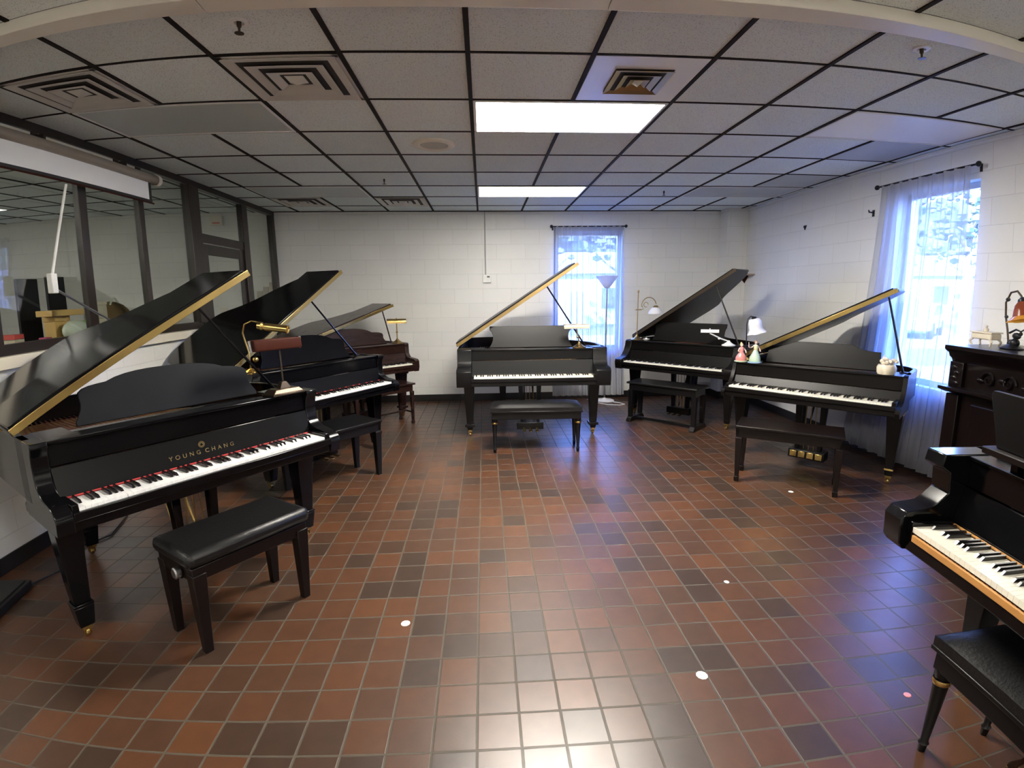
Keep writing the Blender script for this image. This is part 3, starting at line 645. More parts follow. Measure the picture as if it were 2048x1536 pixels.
P1 = piano('glossy black grand piano with gold letters above its keys and a raised brass-edged lid', -1.309, 2.479, 54.9, 0.71, 1.43, 0.97, 30.0, 'ebony',
           curve_desk(0.475, 0.185, 0.235), (0.19, 1.53), lidlen=1.39, keys='white', leg='square', lx=0.615, ly=0.27, rear=(-0.27, 1.20), deskm='deskgrey', decal='YOUNG CHANG', arm='scroll2')
P2 = piano('glossy black grand piano with raised lid between the gold-lettered piano and the brown piano', -1.23, 4.40, 58, 0.71, 1.50, 0.96, 34.0, 'ebony',
           curve_desk(0.50, 0.19, 0.25), (0.10, 1.55), lidlen=1.42, keys='white', leg='square', lx=0.60, ly=0.24, decal=(0.012, 0.008, 0.014, 0.010, 0.012, 0.008), arm='scroll2')
P3 = piano('reddish brown grand piano in the corner beside the glass door, lid on short prop', -1.34, 5.84, 42, 0.70, 1.40, 0.95, 18.5, 'walnut',
           curve_desk(0.53, 0.15, 0.215), (0.50, 1.33), lidlen=1.42, keys='ivory', leg='collar', lx=0.60, ly=0.26, arm='step')
P4 = piano('satin black grand piano facing the room, between the thermostat and the floor lamp', 0.50, 5.05, -1.2, 0.79, 1.78, 0.98, 33.1, 'satin',
           block_desk(0.455, 0.235), (0.18, 1.67), lidlen=1.57, keys='ivory', leg='collar', lx=0.68, ly=0.35, rear=(-0.3, 1.45), arm='step', deskm='satin', lyx=-0.02, fbm='satin', hingem='abrass')
P5 = piano('black grand piano by the corner pillar carrying an arched lamp and a white lamp', 2.127, 5.684, -48.9, 0.73, 1.45, 0.955, 32.2, 'satin2',
           block_desk(0.46, 0.235, 0.02), (0.30, 1.6), lidlen=1.52, keys='ivory', leg='slim', lx=0.60, ly=0.26, hingem='bronze')
P6 = piano('black grand piano with brass leg bands, four pedals and porcelain figurines on top', 2.595, 3.912, -49, 0.672, 1.36, 0.905, 27.5, 'satin2',
           step_desk(0.45, 0.155, 0.205), (0.45, 1.49), lidlen=1.36, keys='ivory', leg='slim', lx=0.605, ly=0.33, rear=(-0.30, 1.12), band=True, pedals=4, decal=(0.010, 0.012, 0.008, 0.010, 0.012, 0.008, 0.010))
P7 = piano('black piano with a bare wooden rail under its keys, before the carved cabinet', 1.44, 0.964, -96.6, 0.735, 1.55, 0.97, 0.0, 'ebony',
           [(0.49, 0), (0.56, 0.165), (0.55, 0.18), (-0.55, 0.18), (-0.56, 0.165), (-0.49, 0)], None, keys='ivory', leg='collar', lx=0.60, ly=0.36, lip=False, closed=True, deskm='satin2', arm='block')

# ------------------------------------------------------------------ benches
def bench(label, x, y, a, hw, hd, h, style, legpos=None):
    t = thing('piano_bench', label, 'bench', (x, y, 0), R(a), 'piano benches')
    lx, ly = legpos or (hw-0.035, hd-0.035)
    wood = 'benchwood' if style in ('flat', 'cushion', 'flat_black') else ('walnut' if style == 'stretcher' else 'satin')
    if style == 'flat_black': wood = 'satin'
    if style in ('cushion',):
        c = MB(); c.box(-hw, hw, -hd, hd, h-0.085, h-0.012); c.build('cushion', 'leather', t, bevel=0.028)
        MB().box(-hw+0.02, hw-0.02, -hd+0.02, hd-0.02, h-0.15, h-0.088).build('apron', wood, t, bevel=0.003)
        k = MB().lathe([(0, 0), (0.022, 0), (0.026, 0.006), (0.026, 0.022), (0.02, 0.027), (0, 0.027)], n=20, mtx=Matrix.Translation((-hw+0.012, -0.06, h-0.118)) @ Matrix.Rotation(R(-90), 4, 'Y'))
        k.build('adjusting_knob', 'steel', t, smooth=True)
        top = h-0.12
    elif style in ('tufted', 'padded'):
        c = MB(); nx, ny = 24, 8; zs = []
        vs = []; fs = []
        for j in range(ny+1):
            for i in range(nx+1):
                u, v = i/nx, j/ny; X_, Y_ = -hw+2*hw*u, -hd+2*hd*v
                ed = min(1, 8*u, 8*(1-u))*min(1, 4*v, 4*(1-v))
                dz = 0.030*math.sqrt(max(0, ed))
                if style == 'tufted': dz -= 0.012*(max(0, math.cos(2*math.pi*5*u))**8*max(0, math.cos(2*math.pi*2*v))**8)*ed
                vs.append((X_, Y_, h-0.035+dz))
        for j in range(ny):
            for i in range(nx): q = j*(nx+1)+i; fs.append((q, q+1, q+nx+2, q+nx+1))
        c.add(vs, fs); c.box(-hw, hw, -hd, hd, h-0.065, h-0.033); c.build('cushion', 'leather', t, smooth=True)
        MB().box(-hw-0.004, hw+0.004, -hd-0.004, hd+0.004, h-0.082, h-0.066).build('moulding', wood, t, bevel=0.003)
        MB().box(-hw+0.01, hw-0.01, -hd+0.01, hd-0.01, h-0.15, h-0.083).build('apron', wood, t, bevel=0.003)
        top = h-0.15
    else:
        MB().box(-hw, hw, -hd, hd, h-0.022, h).build('seat', 'leather' if style == 'sled' else wood, t, bevel=0.005)
        MB().box(-hw+0.025, hw-0.025, -hd+0.025, hd-0.025, h-0.10, h-0.023).build('apron', wood, t, bevel=0.003)
        top = h-0.10
    for sx in (-1, 1):
        for sy in (-1, 1):
            qx, qy = sx*lx, sy*ly; m = MB()
            if style in ('tufted', 'padded'):
                m.lathe([(0, 0.0), (0.014, 0.0), (0.016, 0.03), (0.020, 0.035), (0.014, 0.045), (0.026, top-0.05), (0.031, top-0.045), (0.024, top-0.030), (0.030, top-0.022), (0.03, top+0.005)], qx, qy, 16)
                lo = m.build('leg', wood, t, smooth=True)
                MB().lathe([(0.0305, top-0.047), (0.033, top-0.038), (0.0305, top-0.029)], qx, qy, 16).build('brass_ring', 'brass', lo, smooth=True)
                continue
            if style == 'sled':
                m.frus(qx, qy, 0.055, top+0.001, 0.045, 0.045, 0.055, 0.055); m.build('leg', wood, t, bevel=0.003); continue
            if style == 'flat':
                m.frus(qx, qy, 0.045, top+0.001, 0.030, 0.030, 0.052, 0.052); m.frus(qx, qy, 0, 0.045, 0.034, 0.034, 0.040, 0.040)
            elif style == 'stretcher':
                m.frus(qx, qy, 0.03, top+0.001, 0.026, 0.026, 0.042, 0.042); m.frus(qx, qy, 0, 0.03, 0.032, 0.032, 0.036, 0.036)
            else:
                w0, w1 = (0.036, 0.060)
                m.frus(qx+sx*0.004, qy, 0, top+0.001, w0, w0, w1, w1)
            m.build('leg', wood, t, bevel=0.003)
    if style == 'sled':
        for sx in (-1, 1): MB().prism([(-ly-0.06, 0.0), (ly+0.06, 0.0), (ly+0.05, 0.03), (ly+0.02, 0.056), (-ly-0.02, 0.056), (-ly-0.05, 0.03)], YZ, sx*lx-0.03, sx*lx+0.03).build('sled_foot', wood, t, bevel=0.004)
        MB().box(-lx, lx, -0.02, 0.02, 0.015, 0.045).build('stretcher', wood, t, bevel=0.003)
    if style == 'stretcher':
        q = MB(); q.box(-lx, lx, -0.012, 0.012, 0.13, 0.15); q.box(-lx-0.01, -lx+0.01, -ly, ly, 0.13, 0.15); q.box(lx-0.01, lx+0.01, -ly, ly, 0.13, 0.15); q.build('stretcher', wood, t, bevel=0.003)
    return t
bench('black padded adjustable bench with side knob at the gold-lettered piano', -1.215, 2.33, 54.6, 0.30, 0.175, 0.50, 'cushion', (0.25, 0.135))
bench('black flat-topped wooden bench at the piano between the gold-lettered and brown ones', -1.275, 4.13, 50, 0.37, 0.19, 0.49, 'flat_black', (0.33, 0.155))
bench('brown wooden bench with low stretcher at the brown corner piano', -1.25, 5.93, 42, 0.40, 0.17, 0.50, 'stretcher')
bench('black leather bench with brass leg rings at the piano facing the room', 0.50, 4.905, -1.6, 0.445, 0.165, 0.49, 'tufted', (0.41, 0.122))
bench('black bench on sled feet at the piano by the corner pillar', 2.13, 5.735, -45, 0.43, 0.17, 0.49, 'sled', (0.39, 0.12))
bench('dark brown flat wooden bench with small block feet before the window piano', 2.43, 3.79, -35, 0.38, 0.175, 0.475, 'flat', (0.35, 0.148))
bench('black leather bench at the piano with the bare wooden key rail', 1.60, 0.92, -92, 0.39, 0.18, 0.485, 'padded', (0.355, 0.142))

# ------------------------------------------------------------------ world-from-piano helper for things on pianos
PI_ = {}
for n_, pr in dict(P1=(-1.309, 2.479, 54.9, .97), P2=(-1.23, 4.40, 58, .96), P3=(-1.34, 5.84, 42, .95), P4=(.50, 5.05, -1.2, .98), P5=(2.127, 5.684, -48.9, .955), P6=(2.595, 3.912, -49, .905)).items(): PI_[n_] = pr
def on(p, lx, ly, dz=0.001):
    x, y, a, rt = PI_[p]; c, s = math.cos(R(a)), math.sin(R(a)); return (x+c*lx-s*ly, y+s*lx+c*ly, rt-0.004+dz)
def yaw(p): return R(PI_[p][2])
def arc(c, r, a0, a1, n=12, ax='xz'):
    return [(c[0]+r*math.cos(R(a0+(a1-a0)*i/n)), c[1], c[2]+r*math.sin(R(a0+(a1-a0)*i/n))) for i in range(n+1)]

# bronze desk lamp with long reddish shade on the nearest piano
t = thing('desk_lamp', 'bronze desk lamp with a long red-brown box shade on the gold-lettered piano', 'lamp', on('P1', 0.53, 0.245), yaw('P1'))
MB().frus(0, 0, 0, 0.012, 0.21, 0.115, 0.21, 0.115).build('base_plate', 'bronze', t, bevel=0.002)
b_ = MB(); b_.frus(0, 0, 0.012, 0.036, 0.20, 0.105, 0.15, 0.08); b_.frus(0, 0, 0.036, 0.075, 0.075, 0.05, 0.03, 0.025); b_.build('base', 'bronze', t, bevel=0.003)
MB().tube([(0, 0, 0.07), (-0.005, 0, 0.26)], 0.005).build('stem', 'bronze', t, smooth=True)
MB().prism([(-0.03, -0.032), (0.03, -0.032), (0.034, -0.020), (0.028, 0.032), (-0.028, 0.032), (-0.034, -0.020)], YZ, -0.175, 0.125).xform(lambda v: (v[0], v[1], v[2]+0.30)).build('lamp_shade', 'redwood', t, bevel=0.004, label='long red-brown box shade')
q = MB(); q.tube([(0.128, 0, 0.265), (0.136, 0, 0.335)], 0.008); q.tube([(-0.178, 0, 0.265), (-0.186, 0, 0.33)], 0.008); q.build('end_clip', 'steel', t, smooth=True)
# brass gooseneck lamp on the second piano
t = thing('gooseneck_lamp', 'brass gooseneck lamp with a brass tube shade behind the red-brown shaded lamp', 'lamp', on('P2', -0.62, 0.33), 0)
MB().lathe([(0, 0), (0.06, 0), (0.062, 0.008), (0.03, 0.018), (0.012, 0.03), (0.0, 0.03)]).build('base', 'brass', t, smooth=True)
MB().tube([(0, 0, 0.02), (0.0, 0, 0.16), (-0.02, 0, 0.24), (-0.035, 0, 0.31), (-0.015, 0, 0.375), (0.04, 0, 0.40), (0.10, 0, 0.388), (0.13, 0, 0.375)], 0.0065).build('neck', 'brass', t, smooth=True)
MB().ball((0.045, 0, 0.10), 0.022).build('knob', 'brass', t, smooth=True)
q = MB(); mt = Matrix.Translation((0.12, -0.01, 0.36)) @ Matrix.Rotation(R(98), 4, 'Y')
q.lathe([(0.0, -0.035), (0.030, -0.028), (0.034, 0.0), (0.024, 0.016), (0.030, 0.030), (0.030, 0.19), (0.034, 0.20), (0.030, 0.20), (0.026, 0.19)], mtx=mt); q.build('lamp_shade', 'brass', t, smooth=True)
# brass banker lamp on the brown piano
def banker(label, p, lx, ly, h, sl, sr, m1, m2, rot=0.0, lean=0.0):
    t = thing('piano_lamp', label, 'lamp', on(p, lx, ly), yaw(p)+rot)
    MB().lathe([(0, 0), (0.070, 0), (0.072, 0.010), (0.050, 0.020), (0.020, 0.042), (0.010, 0.060), (0, 0.06)]).build('base', m1, t, smooth=True)
    MB().tube([(0, 0, 0.05), (lean*0.4, 0.0, h*0.5), (lean, 0, h-0.02)], 0.0075).build('stem', m1, t, smooth=True)
    MB().ball((lean*0.5, 0, h*0.52), 0.014).build('joint', m1, t, smooth=True)
    s = MB(); pr = [(-sr, -sr*0.55)]+[(sr*math.cos(R(180-18*k)), sr*math.sin(R(180-18*k))) for k in range(11)]+[(sr, -sr*0.55), (sr*0.9, -sr*0.5)]+[(sr*0.9*math.cos(R(18*k)), sr*0.9*math.sin(R(18*k))) for k in range(11)]+[(-sr*0.9, -sr*0.5)]
    s.prism(pr, YZ, lean-sl/2, lean+sl/2); s.box(lean-sl/2, lean-sl/2+0.003, -sr, sr, -sr*0.5, sr*0.6); s.box(lean+sl/2-0.003, lean+sl/2, -sr, sr, -sr*0.5, sr*0.6)
    s.xform(lambda v: (v[0], v[1], v[2]+h)).build('lamp_shade', m2, t, smooth=True)
    MB().ball((lean, 0, h+sr+0.006), 0.007).build('finial', m1, t, smooth=True)
    return t
banker('brass piano lamp with a brass half-round shade on the brown corner piano', 'P3', 0.60, 0.30, 0.27, 0.235, 0.036, 'abrass', 'brass', R(-30))
banker('aged brass piano lamp, long half-round shade coloured as window-lit, on the piano facing the room', 'P4', 0.50, 0.245, 0.22, 0.27, 0.032, 'abrass', 'litbrass', 0, -0.03)
t = banker('white piano lamp with long white shade on the piano by the corner pillar', 'P5', 0.56, 0.27, 0.155, 0.19, 0.022, 'whitepaint', 'whitepaint', R(25), -0.20)
# arched brass lamp with white bell shade
t = thing('arched_lamp', 'tall brass arched lamp with white bell glass shade on the piano by the corner pillar', 'lamp', on('P5', -0.60, 0.27), R(10))
q = MB().lathe([(0, 0), (0.075, 0), (0.078, 0.008), (0.06, 0.018), (0.04, 0.025), (0.018, 0.05), (0.009, 0.07), (0, 0.07)]); q.build('base', 'abrass', t, smooth=True)
MB().tube([(0, 0, 0.05), (0, 0, 0.60)], 0.0055).build('pole', 'abrass', t, smooth=True)
MB().ball((0, 0, 0.605), 0.012, sq=(1, 1, 1.6)).build('finial', 'abrass', t, smooth=True)
q = MB(); q.tube([(0.0, 0, 0.38), (0.075, 0, 0.385), (0.06, 0, 0.42), (0.045, 0, 0.44)], 0.004); q.tube(arc((0.15, 0, 0.43), 0.10, 190, 10), 0.0055); q.tube(arc((0.11, 0, 0.44), 0.03, 0, 300), 0.0035); q.tube([(-0.03, 0, 0.38), (0.05, 0, 0.38)], 0.007); q.build('scroll_arm', 'abrass', t, smooth=True)
MB().lathe([(0.092, 0.325), (0.088, 0.345), (0.070, 0.375), (0.052, 0.395), (0.035, 0.405), (0.033, 0.400), (0.048, 0.389), (0.066, 0.370), (0.084, 0.342), (0.088, 0.325)], 0.245, 0, 32).build('lamp_shade', 'milk', t, smooth=True, label='white bell-shaped glass shade')
MB().lathe([(0.036, 0.402), (0.036, 0.412), (0.018, 0.430), (0, 0.430)], 0.245, 0).build('shade_cap', 'abrass', t, smooth=True)
# white tulip lamp on the brass-banded piano
t = thing('tulip_lamp', 'dark gooseneck lamp with white ruffled glass shade on the brass-banded piano', 'lamp', on('P6', -0.62, 0.36), 0)
MB().lathe([(0, 0), (0.06, 0), (0.062, 0.01), (0.03, 0.02), (0.01, 0.035), (0, 0.035)]).build('base', 'iron', t, smooth=True)
MB().tube([(0, 0, 0.03), (0.0, 0, 0.2), (-0.005, 0, 0.34), (0.0, 0, 0.385), (0.03, 0, 0.412), (0.06, 0, 0.405), (0.065, 0, 0.392)], 0.005).build('neck', 'iron', t, smooth=True)
mt = Matrix.Translation((0.075, 0, 0.33)) @ Matrix.Rotation(R(-14), 4, 'Y')
MB().lathe([(0.088, -0.075), (0.075, -0.060), (0.060, -0.035), (0.062, 0.0), (0.060, 0.03), (0.045, 0.055), (0.020, 0.062), (0.018, 0.055), (0.043, 0.048), (0.056, 0.028), (0.058, 0.0), (0.056, -0.035)], n=40, mtx=mt, ripple=0.09, nr=6).build('lamp_shade', 'milk', t, smooth=True, label='white ruffled glass shade')
MB().lathe([(0.022, 0.055), (0.022, 0.075), (0.008, 0.080), (0, 0.08)], n=16, mtx=mt).build('socket', 'iron', t, smooth=True)
# porcelain figures
pink, green, yellow, hair, skin, bluep = (mat('pink_glaze', (0.60, 0.22, 0.20), 0.25), mat('green_glaze', (0.36, 0.48, 0.36), 0.25), mat('cream_yellow_glaze', (0.72, 0.68, 0.42), 0.25), mat('brown_hair_glaze', (0.22, 0.11, 0.07), 0.4), mat('porcelain_skin', (0.72, 0.52, 0.42), 0.3), mat('blue_glaze', (0.25, 0.38, 0.55), 0.25))
t = thing('seated_figurine', 'porcelain figurine of a lady in a pink dress beside the tulip lamp', 'figurine', on('P6', -0.610, 0.235), 0)
MB().lathe([(0, 0), (0.055, 0), (0.058, 0.008), (0.05, 0.012), (0, 0.012)]).build('base', green, t, smooth=True)
MB().lathe([(0, 0.012), (0.046, 0.012), (0.048, 0.035), (0.036, 0.06), (0.020, 0.085), (0.018, 0.095), (0.024, 0.118), (0.018, 0.132), (0.007, 0.138)], n=20, ripple=0.1).build('dress', pink, t, smooth=True)
q = MB(); q.ball((0, 0, 0.152), 0.013, sq=(0.9, 0.95, 1.1)); q.tube([(0.018, 0, 0.125), (0.035, -0.012, 0.10), (0.030, -0.03, 0.085)], [0.006, 0.005, 0.004], 8); q.tube([(-0.018, 0, 0.125), (-0.035, -0.01, 0.10), (-0.02, -0.03, 0.088)], [0.006, 0.005, 0.004], 8); q.tube([(0, 0, 0.13), (0, 0, 0.145)], 0.005, 8); q.build('body', skin, t, smooth=True)
q = MB(); q.ball((0, 0.005, 0.158), 0.0145); q.ball((0, 0.010, 0.172), 0.008); q.build('hair', mat('golden_hair_glaze', (0.55, 0.38, 0.18), 0.4), t, smooth=True)
t = thing('standing_figurine', 'porcelain dancer figurine in green and yellow with raised arm, beside the pink one', 'figurine', on('P6', -0.485, 0.235), 0)
MB().lathe([(0, 0), (0.060, 0), (0.062, 0.010), (0.05, 0.014), (0, 0.014)]).build('base', bluep, t, smooth=True)
MB().lathe([(0, 0.014), (0.050, 0.014), (0.047, 0.05), (0.03, 0.085), (0.017, 0.115), (0.015, 0.118)], n=20, ripple=0.12).build('skirt', green, t, smooth=True)
MB().lathe([(0.016, 0.115), (0.021, 0.145), (0.020, 0.158), (0.007, 0.166)], n=16).build('bodice', yellow, t, smooth=True)
q = MB(); q.ball((0, 0, 0.184), 0.0135, sq=(0.9, 0.95, 1.1)); q.tube([(0, 0, 0.16), (0, 0, 0.175)], 0.005, 8); q.tube([(-0.018, 0, 0.155), (-0.045, -0.01, 0.140), (-0.072, -0.015, 0.145), (-0.075, -0.015, 0.19)], [0.006, 0.005, 0.004, 0.002], 8); q.tube([(0.018, 0, 0.155), (0.035, -0.01, 0.125), (0.03, -0.03, 0.105)], [0.006, 0.005, 0.004], 8); q.build('body', skin, t, smooth=True)
MB().ball((0, 0.006, 0.190), 0.0155).build('hair', hair, t, smooth=True)
# white porcelain tureen at right end of window piano
t = thing('porcelain_ornament', 'white porcelain ornament with flowers on the right end of the brass-banded piano', 'ornament', on('P6', 0.515, 0.255), yaw('P6'))
q = MB(); q.lathe([(0, 0), (0.058, 0), (0.066, 0.02), (0.068, 0.055), (0.058, 0.075), (0.0, 0.078)], n=24); q.build('bowl', 'porcelain', t, smooth=True)
q = MB()
for k in range(9):
    aa = k*40; q.ball((0.035*math.cos(R(aa)), 0.035*math.sin(R(aa)), 0.085+0.008*(k % 3)), 0.017, 10)
q.build('flowers', 'porcelain', t, smooth=True)
q = MB(); q.ball((-0.015, 0, 0.115), 0.016, sq=(1.5, .8, 1)); q.ball((0.045, 0.0, 0.110), 0.016, sq=(1.4, .8, 1)); q.tube([(-0.03, 0, 0.12), (-0.012, 0, 0.155)], [0.008, 0.002], 8); q.ball((0.065, 0, 0.10), 0.014); q.build('birds', 'porcelain', t, smooth=True)
# small stack of white ornaments beside arched lamp
t = thing('trinket_dish', 'small white porcelain dish beside the tall arched lamp', 'dish', on('P5', -0.465, 0.27), 0)
MB().lathe([(0, 0), (0.025, 0), (0.045, 0.02), (0.043, 0.022), (0.02, 0.006), (0, 0.006)]).build('bowl', 'porcelain', t, smooth=True)
MB().ball((0.0, 0, 0.02), 0.016).build('trinket', 'white', t, smooth=True)

# ------------------------------------------------------------------ carved cabinet at right
t = thing('carved_cabinet', 'tall dark carved mahogany cabinet carrying the amber-shaded bronze lamp', 'cabinet', (3.10, 3.14, 0), R(-90))
# local x runs toward the camera side, local y into the wall
Wc = 1.45; D = 0.56
MB().box(0.02, Wc-0.02, 0.06, D, 0.0, 1.08).build('carcass', 'darkmahog', t, bevel=0.004)
cp = [(0.06, 1.075), (0.05, 1.10), (0.03, 1.115), (0.02, 1.14), (-0.005, 1.155), (-0.015, 1.165), (-0.015, 1.19), (D, 1.19), (D, 1.075)]
MB().prism(cp, YZ, 0.0, Wc).build('cornice', 'darkmahog', t, bevel=0.003)
sh = MB().prism([(0.06, 0.865), (0.03, 0.872), (-0.005, 0.885), (-0.03, 0.895), (-0.03, 0.915), (0.06, 0.915)], YZ, -0.005, Wc+0.005); sh.build('shelf', 'darkmahog', t, bevel=0.002)
for xx in (0.0, Wc-0.12): 
    q = MB(); q.box(xx+0.01, xx+0.11, 0.03, 0.07, 0.10, 0.865); q.box(xx, xx+0.12, 0.02, 0.07, 0, 0.10); q.box(xx+0.01, xx+0.115, 0.035, 0.07, 0.915, 1.08); q.build('pilaster', 'darkmahog', t, bevel=0.004)
q = MB()
def scroll(m, cx, cz, r, turns, flip=1, y=0.055, rad=0.009):
    pts = []
    for k in range(28):
        a_ = turns*2*math.pi*k/27; rr = r*(1-k/32); pts.append((cx+flip*rr*math.cos(a_), y-0.006, cz+rr*math.sin(a_)))
    m.tube(pts, [rad*(1-k/40) for k in range(28)], 7)
for cx, fl in ((0.30, -1), (0.45, 1), (0.62, -1), (0.83, 1), (1.0, -1), (1.15, 1)): scroll(q, cx, 0.995, 0.052, 1.4, fl)
for k in range(7): q.ball((0.24+k*0.16, 0.052, 0.985+0.02*(k % 2)), 0.020, 10, (1.4, 0.5, 0.8))
q.build('carved_frieze', 'darkmahog', t, smooth=True)
for cx in (0.06, Wc-0.06):
    q = MB()
    for k in range(4): q.ball((cx+0.012*(-1)**k, 0.033, 0.94+k*0.035), 0.02, 10, (1.3, 0.5, 0.8))
    q.build('carved_bracket', 'darkmahog', t, smooth=True)
q = MB(); q.box(0.20, Wc-0.20, 0.045, 0.06, 0.16, 0.82); q.build('front_panel', 'darkmahog', t, bevel=0.006)
# things on the cabinet
t = thing('bronze_table_lamp', 'bronze branch lamp with an amber and red flower glass shade on the carved cabinet', 'lamp', (3.33, 2.855, 1.191), R(-95))
q = MB(); q.lathe([(0, 0), (0.07, 0), (0.075, 0.006), (0.05, 0.018), (0.03, 0.03), (0, 0.035)]); q.ball((0.02, 0, 0.04), 0.03); q.ball((-0.02, 0.01, 0.035), 0.025); q.build('base', 'iron', t, smooth=True)
q = MB(); q.tube([(-0.03, 0, 0.03), (-0.05, 0, 0.12), (-0.075, 0, 0.20), (-0.085, 0, 0.29), (-0.05, 0, 0.355), (0.0, 0, 0.365), (0.035, 0, 0.335), (0.045, 0, 0.31)], 0.0065); q.build('stem', 'bronze', t, smooth=True)
q = MB(); q.tube([(-0.03, 0, 0.10), (0.02, 0, 0.125), (0.06, 0, 0.115), (0.10, 0, 0.14)], [0.007, 0.006, 0.005, 0.003]); q.ball((0.03, 0, 0.085), 0.022, 10, (1.6, .8, 1)); q.ball((0.06, 0, 0.10), 0.013, 10); q.ball((-0.07, 0, 0.20), 0.012, 8, (1.5, .6, 1)); q.ball((-0.07, 0, 0.31), 0.014, 8, (1.5, .6, 1)); q.build('branch_ornament', 'iron', t, smooth=True)
mt = Matrix.Translation((0.060, 0, 0.245)) @ Matrix.Rotation(R(-12), 4, 'Y')
MB().lathe([(0.098, -0.062), (0.080, -0.050), (0.064, -0.035), (0.060, -0.033), (0.076, -0.053)], n=40, mtx=mt, ripple=0.10, nr=7).build('shade_rim', 'amber', t, smooth=True, label='orange-yellow ruffled glass rim')
MB().lathe([(0.064, -0.036), (0.056, 0.0), (0.046, 0.035), (0.025, 0.060), (0.022, 0.055), (0.042, 0.032), (0.052, 0.0), (0.060, -0.036)], n=32, mtx=mt).build('lamp_shade', 'redglass', t, smooth=True, label='dark red glass shade')
MB().lathe([(0.030, 0.050), (0.026, 0.072), (0.010, 0.085), (0, 0.085)], n=16, mtx=mt).build('shade_cap', 'iron', t, smooth=True)
t = thing('porcelain_box', 'cream porcelain box on curved feet beside the bronze lamp on the cabinet', 'ornament', (3.30, 3.035, 1.191), R(-90))
q = MB(); q.box(-0.075, 0.085, -0.045, 0.045, 0.045, 0.085); q.build('box_body', 'porcelain', t, bevel=0.008)
for sx in (-0.065, 0.07):
    for sy in (-0.035, 0.035): MB().tube([(sx, sy, 0.05), (sx*1.25, sy*1.2, 0.03), (sx*1.05, sy, 0.004)], [0.010, 0.008, 0.007], 8).build('foot', 'porcelain', t, smooth=True)
q = MB(); q.box(-0.08, 0.09, -0.05, 0.05, 0.086, 0.095); q.ball((0.0, 0, 0.105), 0.016); q.ball((0.0, 0, 0.128), 0.009); q.build('box_lid', 'porcelain', t, smooth=True)
t = thing('porcelain_stand', 'cream porcelain stand with a red-brown knob beside the bronze lamp on the cabinet', 'ornament', (3.32, 2.69, 1.191), R(-90))
MB().lathe([(0, 0), (0.05, 0), (0.05, 0.01), (0.02, 0.02), (0.015, 0.06), (0.03, 0.075), (0.05, 0.085), (0, 0.087)]).build('bowl', 'porcelain', t, smooth=True)
MB().ball((0, 0, 0.10), 0.02).build('knob', 'redwood', t, smooth=True)

# ------------------------------------------------------------------ curtains and rods
def curtain(name, label, x0, x1, z0, z1, folds, amp, axis, off, seed, f0, f1):
    rnd = random.Random(seed); ph = [rnd.uniform(0, 6.28) for _ in range(4)]; nx, nz = 220, 24; vs = []; fs = []
    for j in range(nz+1):
        zz = z0+(z1-z0)*j/nz; fj = j/nz
        for i in range(nx+1):
            u = i/nx; a_ = amp*(0.35+0.65*(1-fj)**0.6)
            d_ = a_*(math.sin(2*math.pi*folds*u+ph[0]+0.8*math.sin(2*math.pi*1.7*u+ph[1]))+0.45*math.sin(2*math.pi*folds*2.3*u+ph[2]))
            g_ = (1-fj)**1.2; s = x0+f0*g_+(x1+f1*g_-x0-f0*g_)*u
            vs.append((s, off+d_, zz) if axis == 'x' else (off+d_, s, zz))
    for j in range(nz):
        for i in range(nx): q = j*(nx+1)+i; fs.append((q, q+1, q+nx+2, q+nx+1))
    o = MB().add(vs, fs).build(name, 'sheer', smooth=True)
    hv = []; hf = []
    for j in range(3):
        for i in range(nx+1):
            q_ = vs[nz*(nx+1)+i]; zz = z1-0.055+0.035*j
            hv.append((q_[0]-(0.004 if axis == 'y' else 0), q_[1]-(0.004 if axis == 'x' else 0), zz))
    for j in range(2):
        for i in range(nx): q_ = j*(nx+1)+i; hf.append((q_, q_+1, q_+nx+2, q_+nx+1))
    MB().add(hv, hf).build('curtain_heading', 'sheer', o, smooth=True)
    return tag(o, label, 'curtain', 'sheer window curtains')
curtain('sheer_curtain', 'white sheer curtain over the window behind the floor lamp', 1.0, 1.99, 0.05, 2.455, 11, 0.016, 'x', YB-0.075, 3, 0.0, 0.075)
curtain('sheer_curtain', 'white sheer curtain over the window beside the carved cabinet', 3.585, 4.545, 0.04, 2.468, 8, 0.020, 'y', XR-0.075, 5, 0.04, 0.23)
def rod(label, p0, p1, wallpts, hooks):
    t = thing('curtain_rod', label, 'curtain rod', p0, 0, 'curtain rods'); d_ = Vector(p1)-Vector(p0); e = d_.normalized()
    MB().tube([(0, 0, 0), tuple(d_)], 0.008).build('rod', 'iron', t, smooth=True)
    for k, pt in enumerate((Vector((0, 0, 0))-e*0.012, d_+e*0.012)): MB().ball(tuple(pt), 0.022, sq=(1, 1, 1)).build('finial', 'iron', t, smooth=True)
    for pt in wallpts:
        q = Vector(pt)-Vector(p0); nrm = Vector((0, 1, 0)) if abs(d_.x) > abs(d_.y) else Vector((1, 0, 0))
        m = MB(); m.tube([tuple(q), tuple(q+nrm*hooks)], 0.006); s_ = q+nrm*hooks
        m.box(s_.x-0.012 if nrm.y else s_.x-0.004, s_.x+0.012 if nrm.y else s_.x, s_.y-0.004 if nrm.y else s_.y-0.012, s_.y if nrm.y else s_.y+0.012, s_.z-0.045, s_.z+0.015)
        m.build('bracket', 'iron', t, smooth=False)
    return t
ROD = rod('black curtain rod above the window behind the floor lamp', (0.985, YB-0.075, 2.465), (2.015, YB-0.075, 2.465), [(1.0, YB-0.075, 2.465), (2.0, YB-0.075, 2.465)], 0.073)
rod('black curtain rod above the window beside the carved cabinet', (XR-0.075, 3.53, 2.482), (XR-0.075, 4.60, 2.482), [(XR-0.075, 3.56, 2.482), (XR-0.075, 4.575, 2.482)], 0.073)
